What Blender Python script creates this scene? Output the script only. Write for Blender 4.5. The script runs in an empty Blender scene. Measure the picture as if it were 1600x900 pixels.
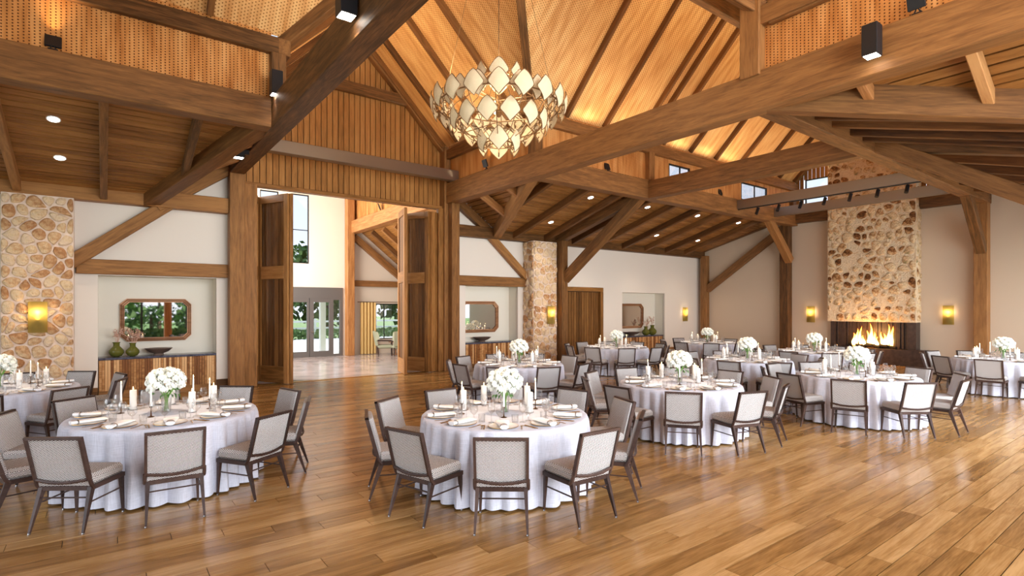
import bpy, math, random
from mathutils import Vector, Matrix
random.seed(7)
R = random.Random(11)
PI = math.pi
rad = math.radians
C = bpy.context.scene.collection
SC = bpy.context.scene

# ---------------------------------------------------------------- camera
cam = bpy.data.cameras.new('camera')
cam.lens = 847 / 1600 * 36
cam.sensor_width = 36
cam.shift_y = 30 / 1600
cam.clip_end = 400
cam_o = bpy.data.objects.new('camera', cam)
cam_o.location = (0, 0, 2.0)
cam_o.rotation_euler = (PI / 2, 0, -math.atan(638 / 847))
C.objects.link(cam_o)
SC.camera = cam_o

# ---------------------------------------------------------------- world and exposure
SC.view_settings.view_transform = 'Standard'
SC.view_settings.look = 'None'
SC.view_settings.gamma = 1
SC.view_settings.exposure = 0.50
SC.cycles.max_bounces = 7
SC.cycles.diffuse_bounces = 4
SC.cycles.glossy_bounces = 3
SC.cycles.transparent_max_bounces = 16
SC.cycles.sample_clamp_indirect = 4
SC.cycles.caustics_reflective = False
SC.cycles.caustics_refractive = False
w = bpy.data.worlds.new('sky')
SC.world = w
w.use_nodes = True
nt = w.node_tree
bg = nt.nodes['Background']
tc = nt.nodes.new('ShaderNodeTexCoord')
sp = nt.nodes.new('ShaderNodeSeparateXYZ')
cr = nt.nodes.new('ShaderNodeValToRGB')
cr.color_ramp.elements[0].position = 0.0
cr.color_ramp.elements[0].color = (0.90, 0.93, 1.0, 1)
cr.color_ramp.elements[1].position = 0.6
cr.color_ramp.elements[1].color = (0.55, 0.74, 1.0, 1)
nt.links.new(tc.outputs['Generated'], sp.inputs[0])
nt.links.new(sp.outputs['Z'], cr.inputs[0])
nt.links.new(cr.outputs[0], bg.inputs[0])
bg.inputs[1].default_value = 0.95

def area(name, loc, rot, sx, sy, power, col):
    l = bpy.data.lights.new(name, 'AREA')
    l.shape = 'RECTANGLE'; l.size = sx; l.size_y = sy; l.energy = power; l.color = col
    o = bpy.data.objects.new(name, l); o.location = loc; o.rotation_euler = rot
    C.objects.link(o); return o
def spot(name, loc, direction, power, angle, col, blend=0.6, size=0.05):
    l = bpy.data.lights.new(name, 'SPOT')
    l.energy = power; l.spot_size = rad(angle); l.spot_blend = blend; l.color = col; l.shadow_soft_size = size
    o = bpy.data.objects.new(name, l); o.location = loc
    o.rotation_euler = Vector(direction).to_track_quat('-Z', 'Y').to_euler()
    C.objects.link(o); return o
def point(name, loc, power, col, size=0.05):
    l = bpy.data.lights.new(name, 'POINT')
    l.energy = power; l.color = col; l.shadow_soft_size = size
    o = bpy.data.objects.new(name, l); o.location = loc
    C.objects.link(o); return o

DAY = (0.86, 0.92, 1.0)
WARM = (1.0, 0.72, 0.42)
WARMW = (1.0, 0.84, 0.66)
# daylight through the glazed walls behind and beside the camera
for a_ in (area('daylight_window_south', (6.0, -3.6, 2.2), (rad(88), 0, 0), 12, 3.6, 760, DAY),
           area('daylight_window_aisle', (15.6, 0.0, 1.6), (rad(84), 0, 0), 12, 2.6, 500, DAY),
           area('daylight_window_gable', (5.6, -3.6, 6.6), (rad(97), 0, 0), 5, 3.4, 420, DAY),
           area('daylight_window_west', (-7.6, 5.0, 2.4), (rad(88), 0, rad(-90)), 13, 3.8, 170, DAY)):
    a_.data.spread = rad(140)
    if a_.location.y < 2: a_.visible_glossy = False
sn = bpy.data.lights.new('sun', 'SUN'); sn.energy = 5.0; sn.color = (1.0, 0.95, 0.86); sn.angle = rad(0.6)
sn_o = bpy.data.objects.new('sun', sn); C.objects.link(sn_o)
sn_o.rotation_euler = Vector((-0.45, -0.62, -0.66)).to_track_quat('-Z', 'Y').to_euler()
# area light added to brighten the entrance lobby, no window stands here
area('lobby_fill_light', (2.6, 18.6, 4.0), (rad(90), 0, rad(-90)), 6, 5, 720, (1, 0.96, 0.9))

# ---------------------------------------------------------------- materials
def new_mat(name):
    m = bpy.data.materials.new(name); m.use_nodes = True
    n = m.node_tree; b = n.nodes['Principled BSDF']
    return m, n, b
def nd(n, t, **k):
    x = n.nodes.new(t)
    for a, v in k.items(): setattr(x, a, v)
    return x
def ramp(n, stops):
    r = n.nodes.new('ShaderNodeValToRGB'); e = r.color_ramp.elements
    while len(e) < len(stops): e.new(0.5)
    for i, (p, c) in enumerate(stops):
        e[i].position = p; e[i].color = (c[0], c[1], c[2], 1)
    return r
def mth(n, op, a, b=None, clamp=False):
    x = n.nodes.new('ShaderNodeMath'); x.operation = op; x.use_clamp = clamp
    for i, v in ((0, a), (1, b)):
        if v is None: continue
        if isinstance(v, (int, float)): x.inputs[i].default_value = v
        else: n.links.new(v, x.inputs[i])
    return x.outputs[0]
def rgb(h):
    c = [int(h[i:i + 2], 16) / 255 for i in (0, 2, 4)]
    return tuple(v / 12.92 if v <= 0.04045 else ((v + 0.055) / 1.055) ** 2.4 for v in c)

def plain(name, col, rough=0.5, metal=0.0, spec=0.5, bump=0, bscale=40, var=0.0):
    m, n, b = new_mat(name)
    b.inputs['Base Color'].default_value = (*col, 1)
    b.inputs['Roughness'].default_value = rough
    b.inputs['Metallic'].default_value = metal
    b.inputs['Specular IOR Level'].default_value = spec
    if bump or var:
        t = nd(n, 'ShaderNodeTexCoord'); z = nd(n, 'ShaderNodeTexNoise')
        z.inputs['Scale'].default_value = bscale; z.inputs['Detail'].default_value = 3
        n.links.new(t.outputs['Object'], z.inputs['Vector'])
        if bump:
            bp = nd(n, 'ShaderNodeBump'); bp.inputs['Strength'].default_value = bump; bp.inputs['Distance'].default_value = 0.01
            n.links.new(z.outputs[0], bp.inputs['Height']); n.links.new(bp.outputs[0], b.inputs['Normal'])
        if var:
            lo = tuple(max(0, c * (1 - var)) for c in col); hi = tuple(min(1, c * (1 + var)) for c in col)
            r = ramp(n, [(0.3, lo), (0.7, hi)]); n.links.new(z.outputs[0], r.inputs[0]); n.links.new(r.outputs[0], b.inputs['Base Color'])
    return m

def wood(name, dark, mid, light, rough=0.5, spec=0.4, gx=0.9, gy=9.0, rnd=0.35, bump=0.25, island=False, knots=True):
    """grain runs along the object's X axis; every object gets its own cut of the grain"""
    m, n, b = new_mat(name)
    t = nd(n, 'ShaderNodeTexCoord'); oi = nd(n, 'ShaderNodeObjectInfo')
    rv = oi.outputs['Random']
    if island:
        g = nd(n, 'ShaderNodeNewGeometry')
        rv = mth(n, 'FRACT', mth(n, 'ADD', rv, g.outputs['Random Per Island']))
    cb = nd(n, 'ShaderNodeCombineXYZ')
    for i, k in enumerate((37.0, 61.0, 23.0)): n.links.new(mth(n, 'MULTIPLY', rv, k), cb.inputs[i])
    ad = nd(n, 'ShaderNodeVectorMath', operation='ADD')
    n.links.new(t.outputs['Object'], ad.inputs[0]); n.links.new(cb.outputs[0], ad.inputs[1])
    mp = nd(n, 'ShaderNodeMapping'); mp.inputs['Scale'].default_value = (gx, gy, gy)
    n.links.new(ad.outputs[0], mp.inputs['Vector'])
    z1 = nd(n, 'ShaderNodeTexNoise'); z1.inputs['Scale'].default_value = 1.6; z1.inputs['Detail'].default_value = 6
    z1.inputs['Roughness'].default_value = 0.62; z1.inputs['Distortion'].default_value = 0.7
    n.links.new(mp.outputs[0], z1.inputs['Vector'])
    mp2 = nd(n, 'ShaderNodeMapping'); mp2.inputs['Scale'].default_value = (gx * 4, gy * 9, gy * 9)
    n.links.new(ad.outputs[0], mp2.inputs['Vector'])
    z2 = nd(n, 'ShaderNodeTexNoise'); z2.inputs['Scale'].default_value = 1.5; z2.inputs['Detail'].default_value = 3
    n.links.new(mp2.outputs[0], z2.inputs['Vector'])
    v = mth(n, 'ADD', mth(n, 'MULTIPLY', z1.outputs[0], 0.72), mth(n, 'MULTIPLY', z2.outputs[0], 0.28))
    v = mth(n, 'ADD', v, mth(n, 'MULTIPLY', mth(n, 'SUBTRACT', rv, 0.5), rnd))
    r = ramp(n, [(0.28, dark), (0.5, mid), (0.74, light)])
    n.links.new(v, r.inputs[0]); n.links.new(r.outputs[0], b.inputs['Base Color'])
    b.inputs['Roughness'].default_value = rough; b.inputs['Specular IOR Level'].default_value = spec
    if bump:
        bp = nd(n, 'ShaderNodeBump'); bp.inputs['Strength'].default_value = bump; bp.inputs['Distance'].default_value = 0.004
        n.links.new(z2.outputs[0], bp.inputs['Height']); n.links.new(bp.outputs[0], b.inputs['Normal'])
    return m

def perforated(name, hole, dark, mid, light, pu, pv):
    """tan acoustic wood with rows of small drilled holes (UV in metres)"""
    m, n, b = new_mat(name)
    t = nd(n, 'ShaderNodeTexCoord'); s = nd(n, 'ShaderNodeSeparateXYZ')
    n.links.new(t.outputs['UV'], s.inputs[0])
    def cell(o, p): return mth(n, 'SUBTRACT', mth(n, 'FRACT', mth(n, 'DIVIDE', o, p)), 0.5)
    row = mth(n, 'FLOOR', mth(n, 'DIVIDE', s.outputs['X'], pu))
    sh = mth(n, 'MULTIPLY', mth(n, 'MODULO', row, 2.0), pv / 2)
    cu = cell(s.outputs['X'], pu); cv = cell(mth(n, 'ADD', s.outputs['Y'], sh), pv)
    du = mth(n, 'MULTIPLY', cu, pu); dv = mth(n, 'MULTIPLY', cv, pv)
    d = mth(n, 'SQRT', mth(n, 'ADD', mth(n, 'MULTIPLY', du, du), mth(n, 'MULTIPLY', dv, dv)))
    mask = mth(n, 'LESS_THAN', d, min(pu, pv) * 0.24)
    mp = nd(n, 'ShaderNodeMapping'); mp.inputs['Scale'].default_value = (3.5, 0.5, 1)
    n.links.new(t.outputs['UV'], mp.inputs['Vector'])
    z = nd(n, 'ShaderNodeTexNoise'); z.inputs['Scale'].default_value = 2.0; z.inputs['Detail'].default_value = 5
    n.links.new(mp.outputs[0], z.inputs['Vector'])
    r = ramp(n, [(0.3, dark), (0.5, mid), (0.7, light)]); n.links.new(z.outputs[0], r.inputs[0])
    mx = nd(n, 'ShaderNodeMixRGB'); n.links.new(mask, mx.inputs[0]); n.links.new(r.outputs[0], mx.inputs[1])
    mx.inputs[2].default_value = (*hole, 1); n.links.new(mx.outputs[0], b.inputs['Base Color'])
    b.inputs['Roughness'].default_value = 0.55; b.inputs['Specular IOR Level'].default_value = 0.3
    return m

def woven(name, a, bcol, p=0.0165):
    """zigzag herringbone upholstery (UV in metres)"""
    m, n, b = new_mat(name)
    t = nd(n, 'ShaderNodeTexCoord'); s = nd(n, 'ShaderNodeSeparateXYZ')
    n.links.new(t.outputs['UV'], s.inputs[0])
    tri = mth(n, 'PINGPONG', mth(n, 'DIVIDE', s.outputs['X'], p), 1.0)
    f = mth(n, 'FRACT', mth(n, 'ADD', mth(n, 'DIVIDE', s.outputs['Y'], p * 0.9), mth(n, 'MULTIPLY', tri, 0.9)))
    mask = mth(n, 'GREATER_THAN', f, 0.5)
    mx = nd(n, 'ShaderNodeMixRGB'); n.links.new(mask, mx.inputs[0])
    mx.inputs[1].default_value = (*a, 1); mx.inputs[2].default_value = (*bcol, 1)
    n.links.new(mx.outputs[0], b.inputs['Base Color'])
    b.inputs['Roughness'].default_value = 0.85; b.inputs['Specular IOR Level'].default_value = 0.15
    return m

def linen(name, col):
    m, n, b = new_mat(name)
    t = nd(n, 'ShaderNodeTexCoord')
    z = []
    for sc in ((6, 6, 120), (90, 90, 5)):
        mp = nd(n, 'ShaderNodeMapping'); mp.inputs['Scale'].default_value = sc
        n.links.new(t.outputs['Object'], mp.inputs['Vector'])
        q = nd(n, 'ShaderNodeTexNoise'); q.inputs['Scale'].default_value = 1.6; q.inputs['Detail'].default_value = 2
        n.links.new(mp.outputs[0], q.inputs['Vector']); z.append(q.outputs[0])
    v = mth(n, 'MULTIPLY', mth(n, 'ADD', z[0], z[1]), 0.5)
    r = ramp(n, [(0.35, tuple(c * 0.80 for c in col)), (0.6, col)]); n.links.new(v, r.inputs[0])
    n.links.new(r.outputs[0], b.inputs['Base Color'])
    b.inputs['Roughness'].default_value = 0.8; b.inputs['Specular IOR Level'].default_value = 0.2
    b.inputs['Sheen Weight'].default_value = 0.15
    return m

def stone(name, stops, bump=0.9):
    m, n, b = new_mat(name)
    t = nd(n, 'ShaderNodeTexCoord'); oi = nd(n, 'ShaderNodeObjectInfo')
    z = nd(n, 'ShaderNodeTexNoise'); z.inputs['Scale'].default_value = 9; z.inputs['Detail'].default_value = 7; z.inputs['Roughness'].default_value = 0.65
    n.links.new(t.outputs['Object'], z.inputs['Vector'])
    v = mth(n, 'ADD', mth(n, 'MULTIPLY', z.outputs[0], 1.05), mth(n, 'MULTIPLY', mth(n, 'SUBTRACT', oi.outputs['Random'], 0.5), 0.5))
    z3 = nd(n, 'ShaderNodeTexNoise'); z3.inputs['Scale'].default_value = 20; z3.inputs['Detail'].default_value = 4
    n.links.new(t.outputs['Object'], z3.inputs['Vector'])
    r = ramp(n, stops); n.links.new(v, r.inputs[0]); n.links.new(r.outputs[0], b.inputs['Base Color'])
    bp = nd(n, 'ShaderNodeBump'); bp.inputs['Strength'].default_value = min(1, bump); bp.inputs['Distance'].default_value = 0.05
    n.links.new(z3.outputs[0], bp.inputs['Height']); n.links.new(bp.outputs[0], b.inputs['Normal'])
    b.inputs['Roughness'].default_value = 0.85; b.inputs['Specular IOR Level'].default_value = 0.2
    return m

def thin_glass(name, tint, refl=0.12, rough=0.02):
    m, n, b = new_mat(name)
    n.nodes.remove(b); out = n.nodes['Material Output']
    tr = nd(n, 'ShaderNodeBsdfTransparent'); tr.inputs[0].default_value = (*tint, 1)
    gl = nd(n, 'ShaderNodeBsdfGlossy'); gl.inputs['Roughness'].default_value = rough
    lw = nd(n, 'ShaderNodeLayerWeight'); lw.inputs[0].default_value = 0.25
    f = mth(n, 'ADD', mth(n, 'MULTIPLY', lw.outputs['Facing'], 0.75), refl, True)
    mx = nd(n, 'ShaderNodeMixShader'); n.links.new(f, mx.inputs[0]); n.links.new(tr.outputs[0], mx.inputs[1]); n.links.new(gl.outputs[0], mx.inputs[2])
    n.links.new(mx.outputs[0], out.inputs[0])
    return m

def emit(name, col, st, sample=True):
    m, n, b = new_mat(name)
    b.inputs['Base Color'].default_value = (*col, 1)
    b.inputs['Emission Color'].default_value = (*col, 1); b.inputs['Emission Strength'].default_value = st
    if not sample: m.cycles.emission_sampling = 'NONE'
    return m

def flame_mat(name, st):
    m, n, b = new_mat(name)
    t = nd(n, 'ShaderNodeTexCoord'); s = nd(n, 'ShaderNodeSeparateXYZ'); n.links.new(t.outputs['Generated'], s.inputs[0])
    r = ramp(n, [(0.0, (1, 0.25, 0.02)), (0.3, (1, 0.75, 0.25)), (0.6, (1, 0.5, 0.06)), (1.0, (0.9, 0.12, 0.01))])
    n.links.new(s.outputs['Z'], r.inputs[0]); n.links.new(r.outputs[0], b.inputs['Emission Color'])
    b.inputs['Base Color'].default_value = (0, 0, 0, 1); b.inputs['Emission Strength'].default_value = st
    return m

M = {}
M['timber'] = wood('timber', rgb('4d331c'), rgb('7d542f'), rgb('a17040'), 0.55, 0.35)
M['timber_shaded'] = wood('timber_shaded', rgb('3f2614'), rgb('66401f'), rgb('85582f'), 0.55, 0.35)  # darker copy of timber, puts the shade of hip and rafters into the colour
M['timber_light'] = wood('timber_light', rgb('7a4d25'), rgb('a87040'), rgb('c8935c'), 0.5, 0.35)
M['ceil_board'] = wood('ceiling_board', rgb('683f1d'), rgb('91602f'), rgb('ad7842'), 0.5, 0.35, rnd=0.2)
M['gable_board'] = wood('gable_board', rgb('7a4f26'), rgb('a06c38'), rgb('b58148'), 0.5, 0.35, rnd=0.2)
M['floor'] = wood('oak_floor', rgb('745028'), rgb('9f7543'), rgb('c59b66'), 0.2, 0.5, gx=0.7, gy=7, rnd=0.26, bump=0.06, island=True)
M['door_wood'] = wood('door_wood', rgb('6c4620'), rgb('966535'), rgb('b7834c'), 0.45, 0.35, rnd=0.3)
M['door_board'] = wood('door_board', rgb('4a2e15'), rgb('6e4723'), rgb('8c6033'), 0.45, 0.35, rnd=0.3)  # darkened for the shade inside the folding panels; the plank door is dark itself
M['slat_wood'] = wood('slat_wood', rgb('7c4d29'), rgb('b17c49'), rgb('d9a974'), 0.45, 0.35, rnd=0.75, island=True)
M['frame_wood'] = wood('mirror_frame_wood', rgb('8c5c3a'), rgb('b88058'), rgb('cf9c74'), 0.4, 0.4)
M['dark'] = plain('dark_gap', rgb('2a180c'), 0.8)
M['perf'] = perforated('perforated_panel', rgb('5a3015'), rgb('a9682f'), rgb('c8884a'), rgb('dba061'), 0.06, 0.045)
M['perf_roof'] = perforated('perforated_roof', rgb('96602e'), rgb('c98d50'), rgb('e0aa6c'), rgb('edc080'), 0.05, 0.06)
M['plaster'] = plain('plaster', rgb('dfd2c2'), 0.85, bump=0.05, bscale=6)
M['plaster_end'] = plain('warm_plaster', rgb('cfb99f'), 0.85, bump=0.05, bscale=6)
M['plaster_lamplit'] = plain('lamplit_niche_plaster', rgb('ded5c3'), 0.85)  # warm tone of the lamp light in the niches mixed into the plaster colour
M['mortar'] = plain('mortar', rgb('dbc3ae'), 0.9, bump=0.8, bscale=14, var=0.12)
M['mortar2'] = stone('chimney_mortar', [(0.26, rgb('7a5030')), (0.36, rgb('c09468')), (0.44, rgb('dcc09a')), (0.6, rgb('e6d0ae')), (0.8, rgb('d6b48c'))], 1.0)
M['stone'] = stone('field_stone', [(0.25, rgb('ad7a50')), (0.42, rgb('c99e72')), (0.6, rgb('dcbd94')), (0.85, rgb('dcc0a2'))])
M['stone2'] = stone('chimney_stone', [(0.2, rgb('54341f')), (0.34, rgb('8f6038')), (0.46, rgb('c39a6c')), (0.6, rgb('e0c59c')), (0.8, rgb('cfab80')), (0.93, rgb('8d8258'))])
M['frame'] = wood('chair_wood', rgb('30211b'), rgb('42302a'), rgb('523e35'), 0.4, 0.4, bump=0)
M['fabric'] = woven('woven_fabric', rgb('e2ddd8'), rgb('463a33'))
M['cloth'] = linen('table_linen', rgb('dadae4'))
M['napkin'] = plain('napkin_cloth', rgb('fbf9f7'), 0.8)
M['china'] = plain('white_china', rgb('f2eee8'), 0.15)
M['gold'] = plain('gold', rgb('c99a52'), 0.3, 1.0)
M['brass'] = plain('brass', rgb('9a7a3c'), 0.35, 1.0)
M['bronze'] = plain('bronze', rgb('6e4f38'), 0.35, 0.9)
M['champagne'] = plain('champagne_bronze', rgb('96795a'), 0.35, 0.75)
M['silver'] = plain('silver', rgb('b8b4b0'), 0.25, 1.0)
M['steel'] = plain('brushed_steel', rgb('9c958d'), 0.38, 0.88)
M['black'] = plain('black_metal', rgb('1c1b1d'), 0.5)
M['glass'] = thin_glass('clear_glass', (0.985, 0.985, 0.985), 0.09)
M['pane'] = thin_glass('window_glass', (0.96, 0.98, 1.0), 0.03)
M['wax'] = plain('candle_wax', rgb('f7f0e6'), 0.45)
M['petal'] = plain('white_petal', rgb('f4f5ea'), 0.7, var=0.06, bscale=60)
M['leaf'] = plain('green_leaf', rgb('4f7a35'), 0.6)
M['leaf2'] = plain('garden_foliage', rgb('4d6b33'), 0.7, var=0.4, bscale=3)
M['stem'] = plain('green_stem', rgb('7aa84c'), 0.5)
M['green_glass'] = plain('green_glazed_vase', rgb('5d5c24'), 0.15)
M['bowl'] = plain('dark_fluted_bowl', rgb('6b574b'), 0.4)
M['marble'] = plain('dark_marble', rgb('4b4a55'), 0.2, var=0.5, bscale=18)
M['firestone'] = plain('dark_fire_surround', rgb('3a2c26'), 0.4, var=0.35, bscale=9)
M['mirror'] = plain('mirror_glass', (0.86, 0.86, 0.85), 0.02, 1.0)
M['grey'] = plain('grey_paint', rgb('5f5956'), 0.5)
M['curtain'] = plain('gold_curtain', rgb('d3b173'), 0.8)
M['stonefloor'] = plain('lobby_stone_floor', rgb('b8aaa6'), 0.14, var=0.22, bscale=1.6)
M['lamp'] = emit('lamp_light', (1.0, 0.93, 0.82), 14, False)
M['bulb'] = emit('warm_bulb', (1.0, 0.70, 0.32), 5, False)
M['flame'] = emit('candle_flame', (1.0, 0.72, 0.35), 10, False)
M['fire'] = flame_mat('fire_flame', 9)
M['sconce'] = plain('amber_glass', rgb('b08a2c'), 0.25)
M['sage'] = plain('sage_upholstery', rgb('a3a58c'), 0.85)
M['lawn'] = plain('lawn', rgb('6f8a4c'), 0.9, var=0.25, bscale=4)
M['drive'] = plain('pale_drive', rgb('d6d2cc'), 0.9)
M['white'] = plain('white_paint', rgb('f0efec'), 0.6)
M['bark'] = plain('bark', rgb('5c4838'), 0.9, bump=0.6, bscale=20)
M['log'] = plain('charred_log', rgb('1d1612'), 0.9)
M['twig'] = plain('dry_blossom', rgb('caa08a'), 0.8)
# chandelier leaf: woven cream mesh lit from within
def leafmesh():
    m, n, b = new_mat('chandelier_leaf_mesh')
    t = nd(n, 'ShaderNodeTexCoord'); s = nd(n, 'ShaderNodeSeparateXYZ'); n.links.new(t.outputs['UV'], s.inputs[0])
    p = 0.012
    a = mth(n, 'ABSOLUTE', mth(n, 'SUBTRACT', mth(n, 'FRACT', mth(n, 'DIVIDE', mth(n, 'ADD', s.outputs['X'], s.outputs['Y']), p)), 0.5))
    c = mth(n, 'ABSOLUTE', mth(n, 'SUBTRACT', mth(n, 'FRACT', mth(n, 'DIVIDE', mth(n, 'SUBTRACT', s.outputs['X'], s.outputs['Y']), p)), 0.5))
    k = mth(n, 'GREATER_THAN', mth(n, 'MINIMUM', a, c), 0.17)
    mx = nd(n, 'ShaderNodeMixRGB'); n.links.new(k, mx.inputs[0])
    mx.inputs[1].default_value = (*rgb('a98e68'), 1); mx.inputs[2].default_value = (*rgb('eedcb8'), 1)
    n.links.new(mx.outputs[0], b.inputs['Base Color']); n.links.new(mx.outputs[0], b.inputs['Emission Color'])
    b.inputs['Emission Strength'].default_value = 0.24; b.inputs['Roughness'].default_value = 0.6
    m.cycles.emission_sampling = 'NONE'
    return m
M['leafmesh'] = leafmesh()

# ---------------------------------------------------------------- mesh helpers
def calc_uv(me):
    uv = me.uv_layers.new(name='UVMap').data
    Z = Vector((0, 0, 1))
    for p in me.polygons:
        n = p.normal
        u = Z.cross(n)
        u = u.normalized() if u.length > 1e-3 else Vector((1, 0, 0))
        if u.x + u.y * 1.01 < 0: u = -u
        v = n.cross(u)
        if v.z < 0: v = -v
        for li in p.loop_indices:
            c = me.vertices[me.loops[li].vertex_index].co
            uv[li].uv = (c.dot(u), c.dot(v))

class MB:
    def __init__(s): s.v = []; s.f = []
    def add(s, vs, fs):
        k = len(s.v); s.v += [tuple(x) for x in vs]; s.f += [tuple(i + k for i in f) for f in fs]; return s
    def box(s, x0, x1, y0, y1, z0, z1):
        return s.add([(x0, y0, z0), (x1, y0, z0), (x1, y1, z0), (x0, y1, z0), (x0, y0, z1), (x1, y0, z1), (x1, y1, z1), (x0, y1, z1)],
                     [(0, 3, 2, 1), (4, 5, 6, 7), (0, 1, 5, 4), (1, 2, 6, 5), (2, 3, 7, 6), (3, 0, 4, 7)])
    def cbox(s, x0, x1, y0, y1, z0, z1, c=0.01):
        """box with chamfered edges along X (long axis) and at the ends"""
        c = min(c, (y1 - y0) / 3, (z1 - z0) / 3, (x1 - x0) / 3)
        prof = [(y0 + c, z0), (y1 - c, z0), (y1, z0 + c), (y1, z1 - c), (y1 - c, z1), (y0 + c, z1), (y0, z1 - c), (y0, z0 + c)]
        cy, cz = (y0 + y1) / 2, (z0 + z1) / 2
        sy, sz = 1 - 2 * c / (y1 - y0), 1 - 2 * c / (z1 - z0)
        ins = [(cy + (a - cy) * sy, cz + (b - cz) * sz) for a, b in prof]
        vs = [(x0, a, b) for a, b in ins] + [(x0 + c, a, b) for a, b in prof] + [(x1 - c, a, b) for a, b in prof] + [(x1, a, b) for a, b in ins]
        fs = [tuple(reversed(range(8))), tuple(range(24, 32))]
        for r in range(3):
            for i in range(8):
                j = (i + 1) % 8; fs.append((r * 8 + i, r * 8 + j, r * 8 + 8 + j, r * 8 + 8 + i))
        return s.add(vs, fs)
    def prism(s, pts, d):
        """polygon pts (3d, planar) extruded by vector d"""
        d = Vector(d); n = len(pts); a = [Vector(p) for p in pts]
        nn = (a[1] - a[0]).cross(a[2] - a[0])
        if nn.dot(d) > 0: a.reverse()
        return s.add(a + [p + d for p in a], [tuple(range(n)), tuple(reversed(range(n, 2 * n)))] + [(i, i + n, (i + 1) % n + n, (i + 1) % n) for i in range(n)])
    def lathe(s, prof, n=24, c=(0, 0, 0), cap=True, fn=None):
        vs = []
        for r, z in prof:
            for i in range(n):
                a = 2 * PI * i / n; rr = r if fn is None else fn(r, z, a)
                vs.append((c[0] + rr * math.cos(a), c[1] + rr * math.sin(a), c[2] + z))
        fs = []
        for k in range(len(prof) - 1):
            for i in range(n):
                j = (i + 1) % n; fs.append((k * n + i, k * n + j, k * n + n + j, k * n + n + i))
        if cap:
            if prof[0][0] > 1e-4: fs.append(tuple(reversed(range(n))))
            if prof[-1][0] > 1e-4: fs.append(tuple(range((len(prof) - 1) * n, len(prof) * n)))
        return s.add(vs, fs)
    def tube(s, pts, r, n=8, r1=None, closed=False):
        P = [Vector(p) for p in pts]; m = len(P); vs = []; fs = []
        pu = None
        for k, p in enumerate(P):
            if closed: t = P[(k + 1) % m] - P[k - 1]
            else: t = (P[min(k + 1, m - 1)] - P[max(k - 1, 0)])
            t.normalize()
            if pu is None:
                pu = Vector((0, 0, 1)) if abs(t.z) < 0.9 else Vector((1, 0, 0))
            u = (pu - t * pu.dot(t)).normalized(); pu = u; v = t.cross(u)
            rr = r if r1 is None else r + (r1 - r) * k / (m - 1)
            for i in range(n):
                a = 2 * PI * i / n + PI / n; vs.append(p + (u * math.cos(a) + v * math.sin(a)) * rr)
        for k in range(m if closed else m - 1):
            for i in range(n):
                j = (i + 1) % n; q = (k + 1) % m
                fs.append((k * n + i, k * n + j, q * n + j, q * n + i))
        if not closed: fs += [tuple(reversed(range(n))), tuple(range((m - 1) * n, m * n))]
        return s.add(vs, fs)
    def bar(s, p0, p1, w0, h0, w1=None, h1=None, up=(0, 0, 1)):
        """rectangular tapering bar between two points"""
        p0, p1 = Vector(p0), Vector(p1); t = (p1 - p0).normalized(); up = Vector(up)
        if abs(t.dot(up)) > 0.99: up = Vector((1, 0, 0))
        a = t.cross(up).normalized(); b = a.cross(t)
        w1 = w0 if w1 is None else w1; h1 = h0 if h1 is None else h1
        vs = []
        for p, w_, h_ in ((p0, w0, h0), (p1, w1, h1)):
            for i, j in ((-1, -1), (1, -1), (1, 1), (-1, 1)): vs.append(p + a * i * w_ / 2 + b * j * h_ / 2)
        return s.add(vs, [(0, 3, 2, 1)[::-1], (4, 5, 6, 7)[::-1]][:0] + [(0, 1, 2, 3), (7, 6, 5, 4), (0, 4, 5, 1), (1, 5, 6, 2), (2, 6, 7, 3), (3, 7, 4, 0)])
    def mesh(s, name, m, smooth=False):
        me = bpy.data.meshes.new(name); me.from_pydata(s.v, [], s.f); me.validate(); me.update()
        me.materials.append(M[m] if isinstance(m, str) else m)
        calc_uv(me)
        if smooth:
            me.shade_smooth()
            try: me.set_sharp_from_angle(angle=rad(40))
            except Exception: pass
        return me
    def build(s, name, m, parent=None, smooth=False, loc=(0, 0, 0), rot=(0, 0, 0)):
        return link(name, s.mesh(name, m, smooth), parent, loc, rot)

def link(name, me, parent=None, loc=(0, 0, 0), rot=(0, 0, 0)):
    o = bpy.data.objects.new(name, me); C.objects.link(o)
    o.location = loc; o.rotation_euler = rot
    if parent: o.parent = parent
    return o
def tag(o, label=None, cat=None, group=None, kind=None):
    if label: o['label'] = label
    if cat: o['category'] = cat
    if group: o['group'] = group
    if kind: o['kind'] = kind
    return o
def root(name, label, cat, loc=(0, 0, 0), rz=0, group=None, kind=None):
    o = bpy.data.objects.new(name, None); C.objects.link(o); o.location = loc; o.rotation_euler = (0, 0, rz)
    o.empty_display_size = 0.1
    return tag(o, label, cat, group, kind)
def children(o): return KIDS.get(o.name, [])
KIDS = {}
def index_kids():
    KIDS.clear()
    for o in C.objects:
        if o.parent: KIDS.setdefault(o.parent.name, []).append(o)
def copy_tree(o, parent=None, loc=None, rz=None, label=None, group=None):
    c = o.copy(); C.objects.link(c); c.parent = parent
    if loc is not None: c.location = loc
    if rz is not None: c.rotation_euler = (0, 0, rz)
    if label: c['label'] = label
    if group: c['group'] = group
    for k in children(o): copy_tree(k, c)
    return c

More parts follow.
